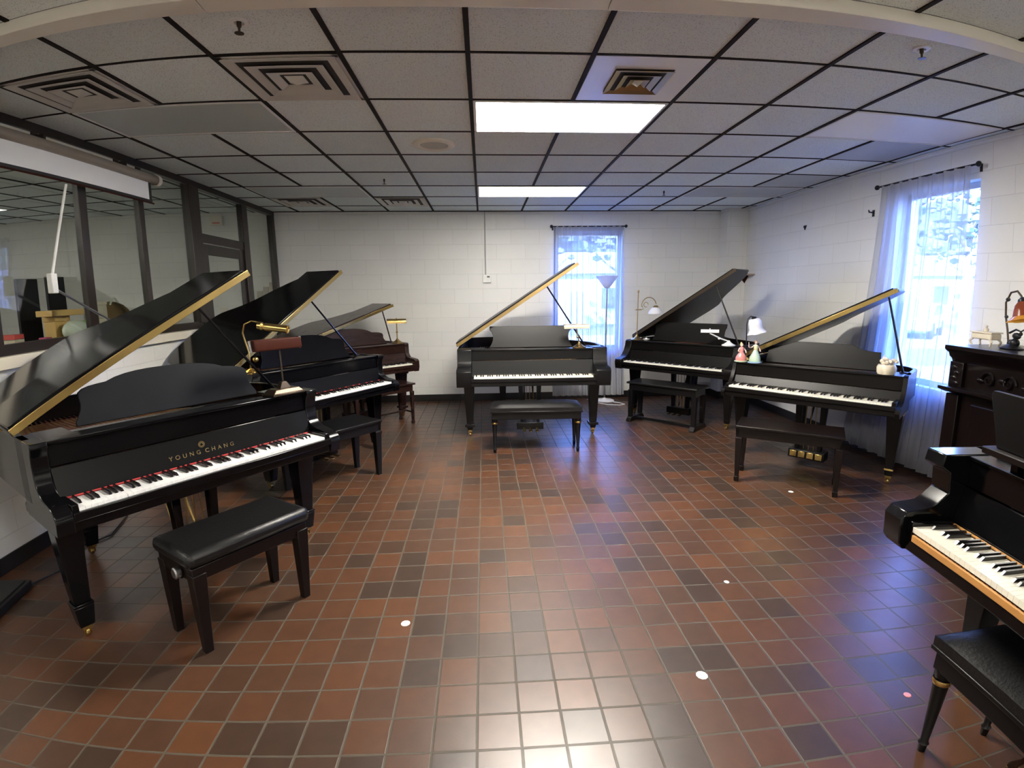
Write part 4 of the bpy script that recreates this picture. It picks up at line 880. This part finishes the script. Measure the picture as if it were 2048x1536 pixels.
MB().tube([(0.03, -0.03, -0.01), (0.03, -0.03, -0.86), (0.03, -0.03, -1.7)], 0.004, 6).build('pull_cord', 'iron', ROD)
t = thing('curtain_bracket', 'small black empty curtain bracket on the right wall below the left rod end', 'bracket', (XR, 4.73, 2.27))
MB().box(-0.006, -0.001, -0.014, 0.014, -0.03, 0.03).build('wall_plate', 'iron', t, bevel=0.001); MB().tube([(-0.005, 0, 0.005), (-0.05, 0, 0.01), (-0.055, 0, 0.03)], 0.006).build('hook', 'iron', t, smooth=True)
t = thing('wall_hook', 'small black triangular hook on the right wall between window and corner', 'hook', (XR, 5.80, 2.265))
MB().prism([(-0.025, 0.02), (0.025, 0.02), (0, -0.03)], YZ, -0.012, -0.001).build('wall_plate', 'iron', t); MB().ball((-0.018, 0, 0.0), 0.008).build('peg', 'iron', t)

# ------------------------------------------------------------------ floor lamp, thermostat, shelf, cords, specks
t = thing('floor_lamp', 'tall white torchiere floor lamp with upturned bowl before the back window', 'lamp', (1.73, 7.10, 0))
MB().lathe([(0, 0), (0.135, 0), (0.14, 0.012), (0.12, 0.022), (0.03, 0.034), (0.012, 0.05), (0, 0.05)], n=32).build('base', 'whitepaint', t, smooth=True)
MB().tube([(0, 0, 0.04), (0, 0, 1.62)], 0.011).build('pole', 'steel', t, smooth=True)
MB().lathe([(0.0, 1.60), (0.03, 1.61), (0.055, 1.64), (0.10, 1.70), (0.158, 1.775), (0.155, 1.778), (0.095, 1.706), (0.05, 1.65), (0.0, 1.63)], n=32).build('lamp_shade', 'milk', t, smooth=True, label='upturned white bowl shade')
tag(MB().tube([(1.80, 7.02, 0.008), (1.90, 6.92, 0.008), (1.95, 6.82, 0.008), (1.86, 6.76, 0.008), (1.70, 6.82, 0.008), (1.60, 6.95, 0.008), (1.5, 7.2, 0.008)], 0.006).build('lamp_cord', 'whitepaint', smooth=True), 'pale lamp cord looped on the floor beside the floor lamp base', 'cord')
t = thing('thermostat', 'white thermostat on the back wall at the end of the conduit', 'thermostat', (0.065, YB, 1.765))
MB().box(-0.065, 0.055, -0.028, -0.001, -0.055, 0.055).build('housing', 'whitepaint', t, bevel=0.005)
MB().box(-0.005, 0.035, -0.030, -0.0285, 0.015, 0.035).build('display', mat('grey_display', (0.12, 0.13, 0.12), 0.2), t)
tag(MB().tube([(0.045, YB-0.009, 1.82), (0.045, YB-0.009, H-0.012)], 0.0075).build('conduit', mat('grey_conduit_paint', (0.45, 0.45, 0.44), 0.5), smooth=True), 'thin vertical conduit on the back wall from ceiling to thermostat', 'pipe')
t = thing('corner_shelf', 'small wooden corner shelf in the back right corner', 'shelf', (XR-0.002, 7.118, 1.765), 0)
sh = [(0, 0)]+[(-0.27*math.cos(R(90*k/8)), -0.27*math.sin(R(90*k/8))) for k in range(9)]
MB().prism(sh, XY, 0, 0.018).build('shelf_board', mat('pale_wood', (0.42, 0.33, 0.22), 0.5, stretch=(8, 1, 1)), t, bevel=0.003)
MB().add([(0, 0, -0.11), (-0.10, 0, -0.001), (0, -0.10, -0.001), (0, 0, -0.001)], [(0, 1, 2), (0, 3, 1), (0, 2, 3), (1, 3, 2)]).build('bracket', 'redwood', t)
for (x, y, r, lab) in ((-0.401, 2.199, 0.022, 'round pale token on the floor tiles left of centre'), (0.86, 1.767, 0.024, 'round white scrap on the floor tiles right of centre, nearest the camera'), (1.279, 2.425, 0.014, 'small white speck on the floor right of centre, halfway to the window piano'), (2.366, 3.60, 0.02, 'tiny white scrap on the floor in front of the window piano bench'), (1.617, 1.543, 0.016, 'small reddish crumb on the floor near the bottom right piano leg')):
    tag(MB().lathe([(0, 0.003), (r*0.8, 0.003), (r, 0.001), (0, 0.001)], 0, 0, 10, ripple=0.1).build('floor_scrap', 'paper' if 'red' not in lab else pink, loc=(x, y, 0)), lab, 'scrap', 'scraps on the floor')
tag(MB().tube([(-2.60, 3.52, 0.01), (-2.50, 3.2, 0.01), (-2.62, 2.95, 0.01), (-2.50, 2.72, 0.01), (-2.58, 2.45, 0.01), (-2.70, 2.2, 0.01)], 0.006).build('power_cable', 'cordb', smooth=True), 'black cable lying on the floor by the left wall under the gold-lettered piano', 'cable')
t = thing('floor_box', 'low black box on the floor at the left wall below the gold-lettered piano', 'box', (-2.62, 2.30, 0), R(10))
MB().box(-0.13, 0.13, -0.22, 0.22, 0, 0.05).build('box_body', 'cordb', t, bevel=0.005); MB().box(-0.11, 0.11, -0.20, 0.20, 0.051, 0.058).build('box_lid', 'cordb', t, bevel=0.003)

# ------------------------------------------------------------------ projector screen
t = thing('projector_screen', 'pull-down projector screen above the glass wall with a strip of white fabric showing', 'projector screen', (XL+0.10, 0, 0))
MB().tube([(0, 0.9, 2.53), (0, 4.58, 2.53)], 0.036, 16).build('case', 'screentube', t, smooth=True)
MB().lathe([(0, -0.01), (0.048, -0.008), (0.05, 0.02), (0.044, 0.03)], n=20, mtx=Matrix.Translation((0, 4.60, 2.53)) @ Matrix.Rotation(R(90), 4, 'X')).build('end_cap', 'creampaint', t, smooth=True)
MB().box(-0.003, 0.0, 1.0, 4.475, 2.355, 2.50).build('fabric', 'screen', t)
q = MB(); q.box(-0.004, 0.001, 4.475, 4.51, 2.355, 2.50); q.box(-0.006, 0.003, 0.97, 4.51, 2.335, 2.355); q.build('black_border', 'cordb', t)
MB().tube([(0, 0.97, 2.330), (0, 4.53, 2.330)], 0.007, 8).build('weight_bar', 'redwood', t, smooth=True)
for yy in (2.2, 3.35, 4.2): 
    q = MB(); q.box(-0.08, 0.0, yy-0.012, yy+0.012, 2.567, 2.60); q.box(-0.085, -0.078, yy-0.03, yy+0.03, 2.54, 2.62); q.build('bracket', 'frame', t)
tag(MB().box(XL+0.002, XL+0.014, 1.0, 4.45, 2.575, 2.618).build('mounting_board', 'creampaint', bevel=0.003), 'cream mounting board along the top of the glass wall above the screen case', 'board')

# white jointed arm in front of the left glass
t = thing('jointed_arm_lamp', 'white jointed swing arm standing in front of the glass wall', 'lamp', (-2.70, 3.28, 0))
MB().tube([(0, 0.0, 1.70), (0, 0.10, 2.0), (0, 0.20, 2.30)], 0.0085).build('upper_arm', 'whitepaint', t, smooth=True)
MB().tube([(0, 0.0, 1.63), (0, 0.47, 1.41), (0.0, 0.62, 1.33)], 0.0085).build('lower_arm', 'steel', t, smooth=True)
MB().box(-0.02, 0.02, -0.028, 0.022, 1.595, 1.72).build('elbow', 'whitepaint', t, bevel=0.006)
q = MB(); q.tube([(0, 0.62, 1.33), (-0.06, 0.62, 1.25)], 0.009); q.box(-0.11, 0.0, 0.58, 0.66, 1.240, 1.262); q.build('clamp', 'steel', t)

# ------------------------------------------------------------------ things in the adjoining room
t = thing('work_table', 'low dark table behind the glass wall carrying boxes and bags', 'table', (-3.45, 3.9, 0))
MB().box(-0.40, 0.40, -1.3, 1.3, 1.13, 1.17).build('tabletop', 'redwood', t, bevel=0.004)
for sx in (-0.35, 0.35):
    for sy in (-1.22, 1.22): MB().frus(sx, sy, 0, 1.13, 0.06, 0.06, 0.06, 0.06).build('leg', 'frame', t)
ZT = 1.17
def boxthing(name, label, cat, x, y, z, sx, sy, sz, m, rz=0, lidm=None, group='things on the table behind the glass'):
    t = thing(name, label, cat, (x, y, z), R(rz), group)
    MB().box(-sx/2, sx/2, -sy/2, sy/2, 0.001, sz*0.8).build('box_body', m, t, bevel=0.006)
    MB().box(-sx/2-0.003, sx/2+0.003, -sy/2-0.003, sy/2+0.003, sz*0.8+0.001, sz).build('box_lid', lidm or m, t, bevel=0.004); return t
gcl, grn, yel, org, pk, tl, brn, crm, red = (mat('clear_plastic', (0.55, 0.60, 0.50), 0.25), mat('green_bag', (0.20, 0.45, 0.12), 0.4), mat('golden_pine', (0.62, 0.40, 0.14), 0.5, stretch=(1, 8, 1)), mat('orange_card', (0.60, 0.12, 0.04), 0.5), mat('magenta_card', (0.40, 0.04, 0.14), 0.5), mat('teal_box', (0.05, 0.30, 0.22), 0.5), mat('brown_canvas', (0.14, 0.085, 0.03), 0.8, bump=0.3, scale=40), mat('cream_plastic', (0.55, 0.50, 0.38), 0.4), mat('red_paper', (0.50, 0.06, 0.05), 0.6))
boxthing('cardboard_box', 'dark box at the bottom of the pile behind the glass wall', 'box', -3.24, 4.03, ZT, 0.18, 0.40, 0.06, 'frame')
t = thing('plastic_bag', 'bulging clear and green plastic bag below the wooden plank behind the glass', 'bag', (-3.16, 4.02, ZT+0.062), 0, 'things on the table behind the glass')
MB().ball((0, 0, 0.085), 0.09, 18, (0.7, 1.45, 0.93)).build('bag_body', gcl, t, smooth=True); MB().ball((0, 0.10, 0.13), 0.035, 12, (0.8, 1.2, 0.8)).build('bag_knot', grn, t, smooth=True)
boxthing('small_box', 'small yellow wooden box under the plank behind the glass wall', 'box', -3.30, 4.00, ZT+0.062, 0.10, 0.16, 0.20, yel)
tag(MB().box(-0.07, 0.07, -0.17, 0.17, 0, 0.045).build('wooden_plank', yel, bevel=0.004, loc=(-3.26, 4.0, ZT+0.265)), 'golden wooden plank lying on top of the pile behind the glass wall', 'plank', 'things on the table behind the glass')
boxthing('gift_box', 'small magenta box on the table behind the glass wall', 'box', -3.2, 3.745, ZT, 0.06, 0.05, 0.12, pk)
boxthing('card_box', 'small black and orange box at the foot of the plastic bag behind the glass', 'box', -3.11, 3.86, ZT, 0.06, 0.09, 0.035, org, 0, 'frame')
boxthing('teal_case', 'teal green case behind the right end of the pile behind the glass', 'case', -3.22, 4.33, ZT, 0.12, 0.12, 0.22, tl, 0, crm)
boxthing('cream_case', 'cream case stacked on the teal case behind the glass', 'case', -3.22, 4.34, ZT+0.221, 0.12, 0.13, 0.14, crm)
t = thing('duffel_bag', 'brown canvas duffel bag with handles behind the glass wall', 'bag', (-3.28, 4.62, ZT), 0, 'things on the table behind the glass')
MB().ball((0, 0, 0.18), 0.18, 20, (0.8, 1.15, 1.0)).build('bag_body', brn, t, smooth=True); MB().tube([(0.05, -0.09, 0.30)]+[(0.05, -0.09+0.018*k, 0.30+0.09*math.sin(math.pi*k/8)) for k in range(1, 9)], 0.008).build('handle', gcl, t, smooth=True)
for yy, hh, lab in ((3.42, 0.17, 'stack of red papers at the far left behind the glass'), (3.56, 0.10, 'low red and white paper pile left of the magenta box behind the glass')):
    t = thing('paper_stack', lab, 'papers', (-3.2, yy, ZT), R(8), 'things on the table behind the glass')
    for k in range(5): MB().box(-0.07, 0.07, -0.05, 0.05, 0.001+k*hh/5, (k+0.92)*hh/5).build('sheet_bundle', red if k % 2 == 0 else crm, t)
for (yy, wd, zt, lab) in ((4.02, 0.22, 0.56, 'dark upright panel standing behind the boxes, left one behind the glass'), (4.33, 0.20, 0.58, 'dark slanted panel right of the pile behind the glass')):
    t = thing('folded_board', lab, 'board', (-3.55, yy, ZT), 0, 'things on the table behind the glass')
    MB().box(-0.012, 0.012, -wd/2, wd/2, 0.001, zt).build('panel', 'iron', t, bevel=0.003); MB().box(-0.05, 0.05, -wd/2+0.02, wd/2-0.02, 0.001, 0.02).build('foot', 'iron', t)
t = thing('exit_device', 'small beige alarm box with a dark red strip on the wall beyond the door transom', 'alarm', (-3.60, YB, 2.575))
MB().box(-0.085, 0.085, -0.05, -0.001, -0.065, 0.065).build('housing', 'creampaint', t, bevel=0.005); MB().box(-0.05, 0.05, -0.053, -0.051, -0.045, -0.022).build('strip', org, t)
t = thing('wall_switch', 'beige light switch plate on the wall seen through the door', 'switch', (-3.63, YB, 1.342))
MB().box(-0.05, 0.05, -0.010, -0.001, -0.065, 0.065).build('switch_plate', 'creampaint', t, bevel=0.002); MB().box(-0.008, 0.008, -0.018, -0.0105, -0.012, 0.012).build('toggle', 'creampaint', t)
t = thing('leaning_boards', 'pale wooden boards leaning in the corner seen through the sidelight', 'boards', (-3.12, 7.22, 0))
for k in range(3): MB().box(-0.10+k*0.09, -0.03+k*0.09, 0.0-0.02*k, 0.02-0.02*k, 0, 1.62+0.06*k).xform(lambda v: (v[0]+0.06*v[2], v[1]+0.05*v[2], v[2])).build('board', mat('pale_wood2', (0.40, 0.35, 0.28), 0.6), t)

# ------------------------------------------------------------------ outdoors
MB().box(-30, 60, -20, 70, -0.50, -0.42).build('ground', 'asphalt', kind='structure')
tag(MB().box(-4, 21.8, 16.5, 23, -0.42, -0.36).build('lawn_strip', 'lawn', kind='stuff'), 'sunlit dry lawn strip across the parking lot seen through the back window', 'lawn')
tag(MB().box(9.5, 12.5, -10, 12, -0.42, -0.36).build('lawn_strip', 'lawn', kind='stuff'), 'sunlit dry lawn strip outside the right window', 'lawn')
tag(MB().box(22, 60, -18, 60, -0.419, -0.36).build('far_lawn', 'lawn', kind='stuff'), 'wide pale lawn beyond the road outside the right window', 'lawn')
def tree(x, y, h, lab, s=1.0):
    rnd = random.Random(int(x*7+y*13)); t = thing('tree', lab, 'tree', (x, y, -0.358 if (x > 22 or y < 23) else -0.418), 0, 'trees outside the windows')
    q = MB(); q.tube([(0, 0, 0), (0.05, 0, h*0.3), (-0.05, 0.05, h*0.55), (0.03, 0, h*0.85)], [0.20*s, 0.16*s, 0.12*s, 0.04*s], 8)
    for k in range(9):
        a_ = k*2.4; z_ = h*(0.35+0.05*k); ln = h*0.22
        q.tube([(0, 0, z_), (ln*0.5*math.cos(a_), ln*0.5*math.sin(a_), z_+ln*0.35), (ln*math.cos(a_), ln*math.sin(a_), z_+ln*0.8)], [0.07*s, 0.05*s, 0.02*s], 6)
    q.build('trunk', 'bark', t, smooth=True)
    f_ = MB()
    for k in range(170):
        a_ = rnd.uniform(0, 6.28); rr = h*0.26*math.sqrt(rnd.random()); z_ = h*rnd.uniform(0.5, 1.0)
        f_.ball((rr*math.cos(a_), rr*math.sin(a_), z_), h*rnd.uniform(0.015, 0.04), 6, (1, 1, 0.7))
    f_.build('foliage', 'leaf', t)
tree(2.6, 25, 7.0, 'tree at the left of the view through the back window')
tree(7.2, 27, 7.5, 'tree in the middle of the view through the back window')
tree(12.0, 26, 7.0, 'tree at the right of the view through the back window')
tree(21, 20.5, 6.5, 'tree seen at the left through the right window')
tree(28, 24.5, 8, 'tree in the middle of the view through the right window')
tree(26, 32, 7, 'tree at the far left beyond the road through the right window')
tree(33, 28.5, 7, 'farther tree beyond the road through the right window')
def belt(pts, lab):
    rnd = random.Random(11); f_ = MB()
    for (x0_, y0_, x1_, y1_, n_) in pts:
        for k in range(n_):
            u = rnd.random(); r_ = rnd.uniform(0.6, 1.5)
            f_.ball((x0_+(x1_-x0_)*u+rnd.uniform(-2, 2), y0_+(y1_-y0_)*u+rnd.uniform(-2, 2), -0.2+10*rnd.random()**0.9), r_, 7, (1, 1, 0.8))
    tag(f_.build('tree_belt', 'leaf', kind='stuff'), lab, 'trees')
belt([(-22, 52, 30, 52, 420), (-22, 54, 30, 54, 420)], 'dense pale belt of trees far beyond the house outside the window behind the floor lamp')
belt([(38, 48, 62, 14, 420), (41, 50, 65, 16, 420)], 'dense pale belt of trees beyond the road outside the window by the carved cabinet')
def house(x, y, rz, w_, d_, h_, lab):
    t = thing('house', lab, 'house', (x, y, -0.358 if x > 22 else -0.418), R(rz), 'houses across the road')
    MB().box(-w_/2, w_/2, -d_/2, d_/2, 0, h_).build('walls', 'siding', t)
    MB().prism([(-d_/2-0.4, h_), (d_/2+0.4, h_), (0, h_+1.6)], YZ, -w_/2-0.3, w_/2+0.3).build('roof', 'roof', t)
    for k in range(4): MB().box(-w_/2+0.9+k*(w_-1.8)/3-0.45, -w_/2+0.9+k*(w_-1.8)/3+0.45, -d_/2-0.03, -d_/2+0.01, 1.0, 2.3).build('window', 'darkglass', t)
    MB().box(-0.5, 0.5, -d_/2-0.04, -d_/2+0.01, 0, 2.1).build('door', 'roof', t)
house(6, 36, 0, 14, 7, 3.2, 'white house beyond the trees seen through the back window')
house(36, 34.5, -45, 14, 7, 3.0, 'white house across the road seen through the right window')
def car(x, y, rz, lab):
    t = thing('car', lab, 'car', (x, y, -0.36), R(rz))
    MB().prism([(-2.2, 0.35), (2.2, 0.35), (2.25, 0.75), (1.3, 0.92), (0.7, 1.40), (-1.1, 1.42), (-1.8, 0.98), (-2.25, 0.90)], XZ, -0.85, 0.85).build('body', 'carred', t, bevel=0.08)
    MB().prism([(1.15, 0.94), (0.66, 1.34), (-1.05, 1.36), (-1.55, 0.97)], XZ, -0.865, 0.865).build('side_windows', 'darkglass', t)
    for sx in (-1.35, 1.35):
        for sy in (-0.86, 0.70): MB().lathe([(0, 0), (0.33, 0), (0.33, 0.18), (0, 0.18)], n=20, mtx=Matrix.Translation((sx, sy+0.17, 0.33)) @ Matrix.Rotation(R(90), 4, 'X')).build('wheel', 'rubber', t)
car(18.5, 20.5, 40, 'silver car parked across the lot seen through the right window')

# ------------------------------------------------------------------ light
wd = bpy.data.worlds.new('World'); SC.world = wd; wd.use_nodes = True
N = wd.node_tree.nodes; L = wd.node_tree.links; bg = N['Background']
tc = N.new('ShaderNodeTexCoord'); sp = N.new('ShaderNodeSeparateXYZ'); L.new(tc.outputs['Generated'], sp.inputs[0])
cr = N.new('ShaderNodeValToRGB'); e = cr.color_ramp.elements; e[0].position = 0.0; e[0].color = (0.29, 0.43, 0.95, 1); e[1].position = 0.75; e[1].color = (0.11, 0.23, 0.95, 1); q_ = e.new(0.25); q_.color = (0.20, 0.36, 1.0, 1)
cl = N.new('ShaderNodeTexNoise'); cl.inputs['Scale'].default_value = 3.0; cl.inputs['Detail'].default_value = 6; L.new(tc.outputs['Generated'], cl.inputs['Vector'])
ad = mathn(N, L, 'SUBTRACT', sp.outputs[2], mathn(N, L, 'MULTIPLY', mathn(N, L, 'SUBTRACT', cl.outputs['Fac'], 0.5), 0.15)); L.new(ad, cr.inputs[0])
L.new(cr.outputs[0], bg.inputs[0]); bg.inputs[1].default_value = 8.0
sd = bpy.data.lights.new('sun', 'SUN'); sd.energy = 8; sd.angle = R(0.6); sd.color = (1, 0.92, 0.78)
so = bpy.data.objects.new('sun', sd); C.objects.link(so); so.location = (-10, -12, 14)
so.rotation_euler = Vector((0.62, 0.72, -0.62)).to_track_quat('-Z', 'Y').to_euler()
def portal(loc, rot, sx, sy):
    ld = bpy.data.lights.new('window_portal', 'AREA'); ld.shape = 'RECTANGLE'; ld.size = sx; ld.size_y = sy; ld.cycles.is_portal = True
    o = bpy.data.objects.new('window_portal', ld); C.objects.link(o); o.location = loc; o.rotation_euler = rot
portal(((WX0+WX1)/2, YB+0.2, (WZ0+WZ1)/2), (R(-90), 0, 0), WX1-WX0, WZ1-WZ0)
portal((XR+0.2, (RY0+RY1)/2, (RZ0+RZ1)/2), (0, R(90), 0), RZ1-RZ0, RY1-RY0)

# ------------------------------------------------------------------ camera (wide phone lens with its barrel distortion)
PITCH, ROLL, YAW = -1.756440e-01, -1.107388e-02, -5.440427e-02
KK = [0.0, 5.671430e-02, -9.952279e-05, -6.330716e-05, 1.916290e-06]
def cw(v):
    x, y, z = v
    cr, sr = math.cos(ROLL), math.sin(ROLL); x, z = cr*x-sr*z, sr*x+cr*z
    cp_, sp_ = math.cos(PITCH), math.sin(PITCH); y, z = cp_*y-sp_*z, sp_*y+cp_*z
    cy, sy = math.cos(YAW), math.sin(YAW); x, y = cy*x-sy*y, sy*x+cy*y
    return Vector((x, y, z))
cd = bpy.data.cameras.new('camera'); co = bpy.data.objects.new('camera', cd); C.objects.link(co); SC.camera = co
PERSP = False
cd.sensor_fit = 'HORIZONTAL'; cd.sensor_width = 36; cd.sensor_height = 27; cd.lens = 18; cd.clip_start = 0.05; cd.clip_end = 300
if not PERSP:
    cd.type = 'PANO'
    h_ = cd if hasattr(cd, 'panorama_type') else cd.cycles
    h_.panorama_type = 'FISHEYE_LENS_POLYNOMIAL'; h_.fisheye_fov = math.pi
    for i, v in enumerate(KK): setattr(h_, f'fisheye_polynomial_k{i}', -v)
X_, F_, U_ = cw((1, 0, 0)), cw((0, 1, 0)), cw((0, 0, 1))
co.matrix_world = Matrix(((X_[0], U_[0], -F_[0], 0), (X_[1], U_[1], -F_[1], 0), (X_[2], U_[2], -F_[2], CZ), (0, 0, 0, 1)))
vs = SC.view_settings; vs.view_transform = 'Standard'; vs.look = 'None'; vs.gamma = 1; vs.use_curve_mapping = False; vs.exposure = 2.5
cy_ = SC.cycles; cy_.use_denoising = True; cy_.max_bounces = 8; cy_.transparent_max_bounces = 24; cy_.caustics_reflective = False; cy_.caustics_refractive = False
cy_.sample_clamp_indirect = 6.0
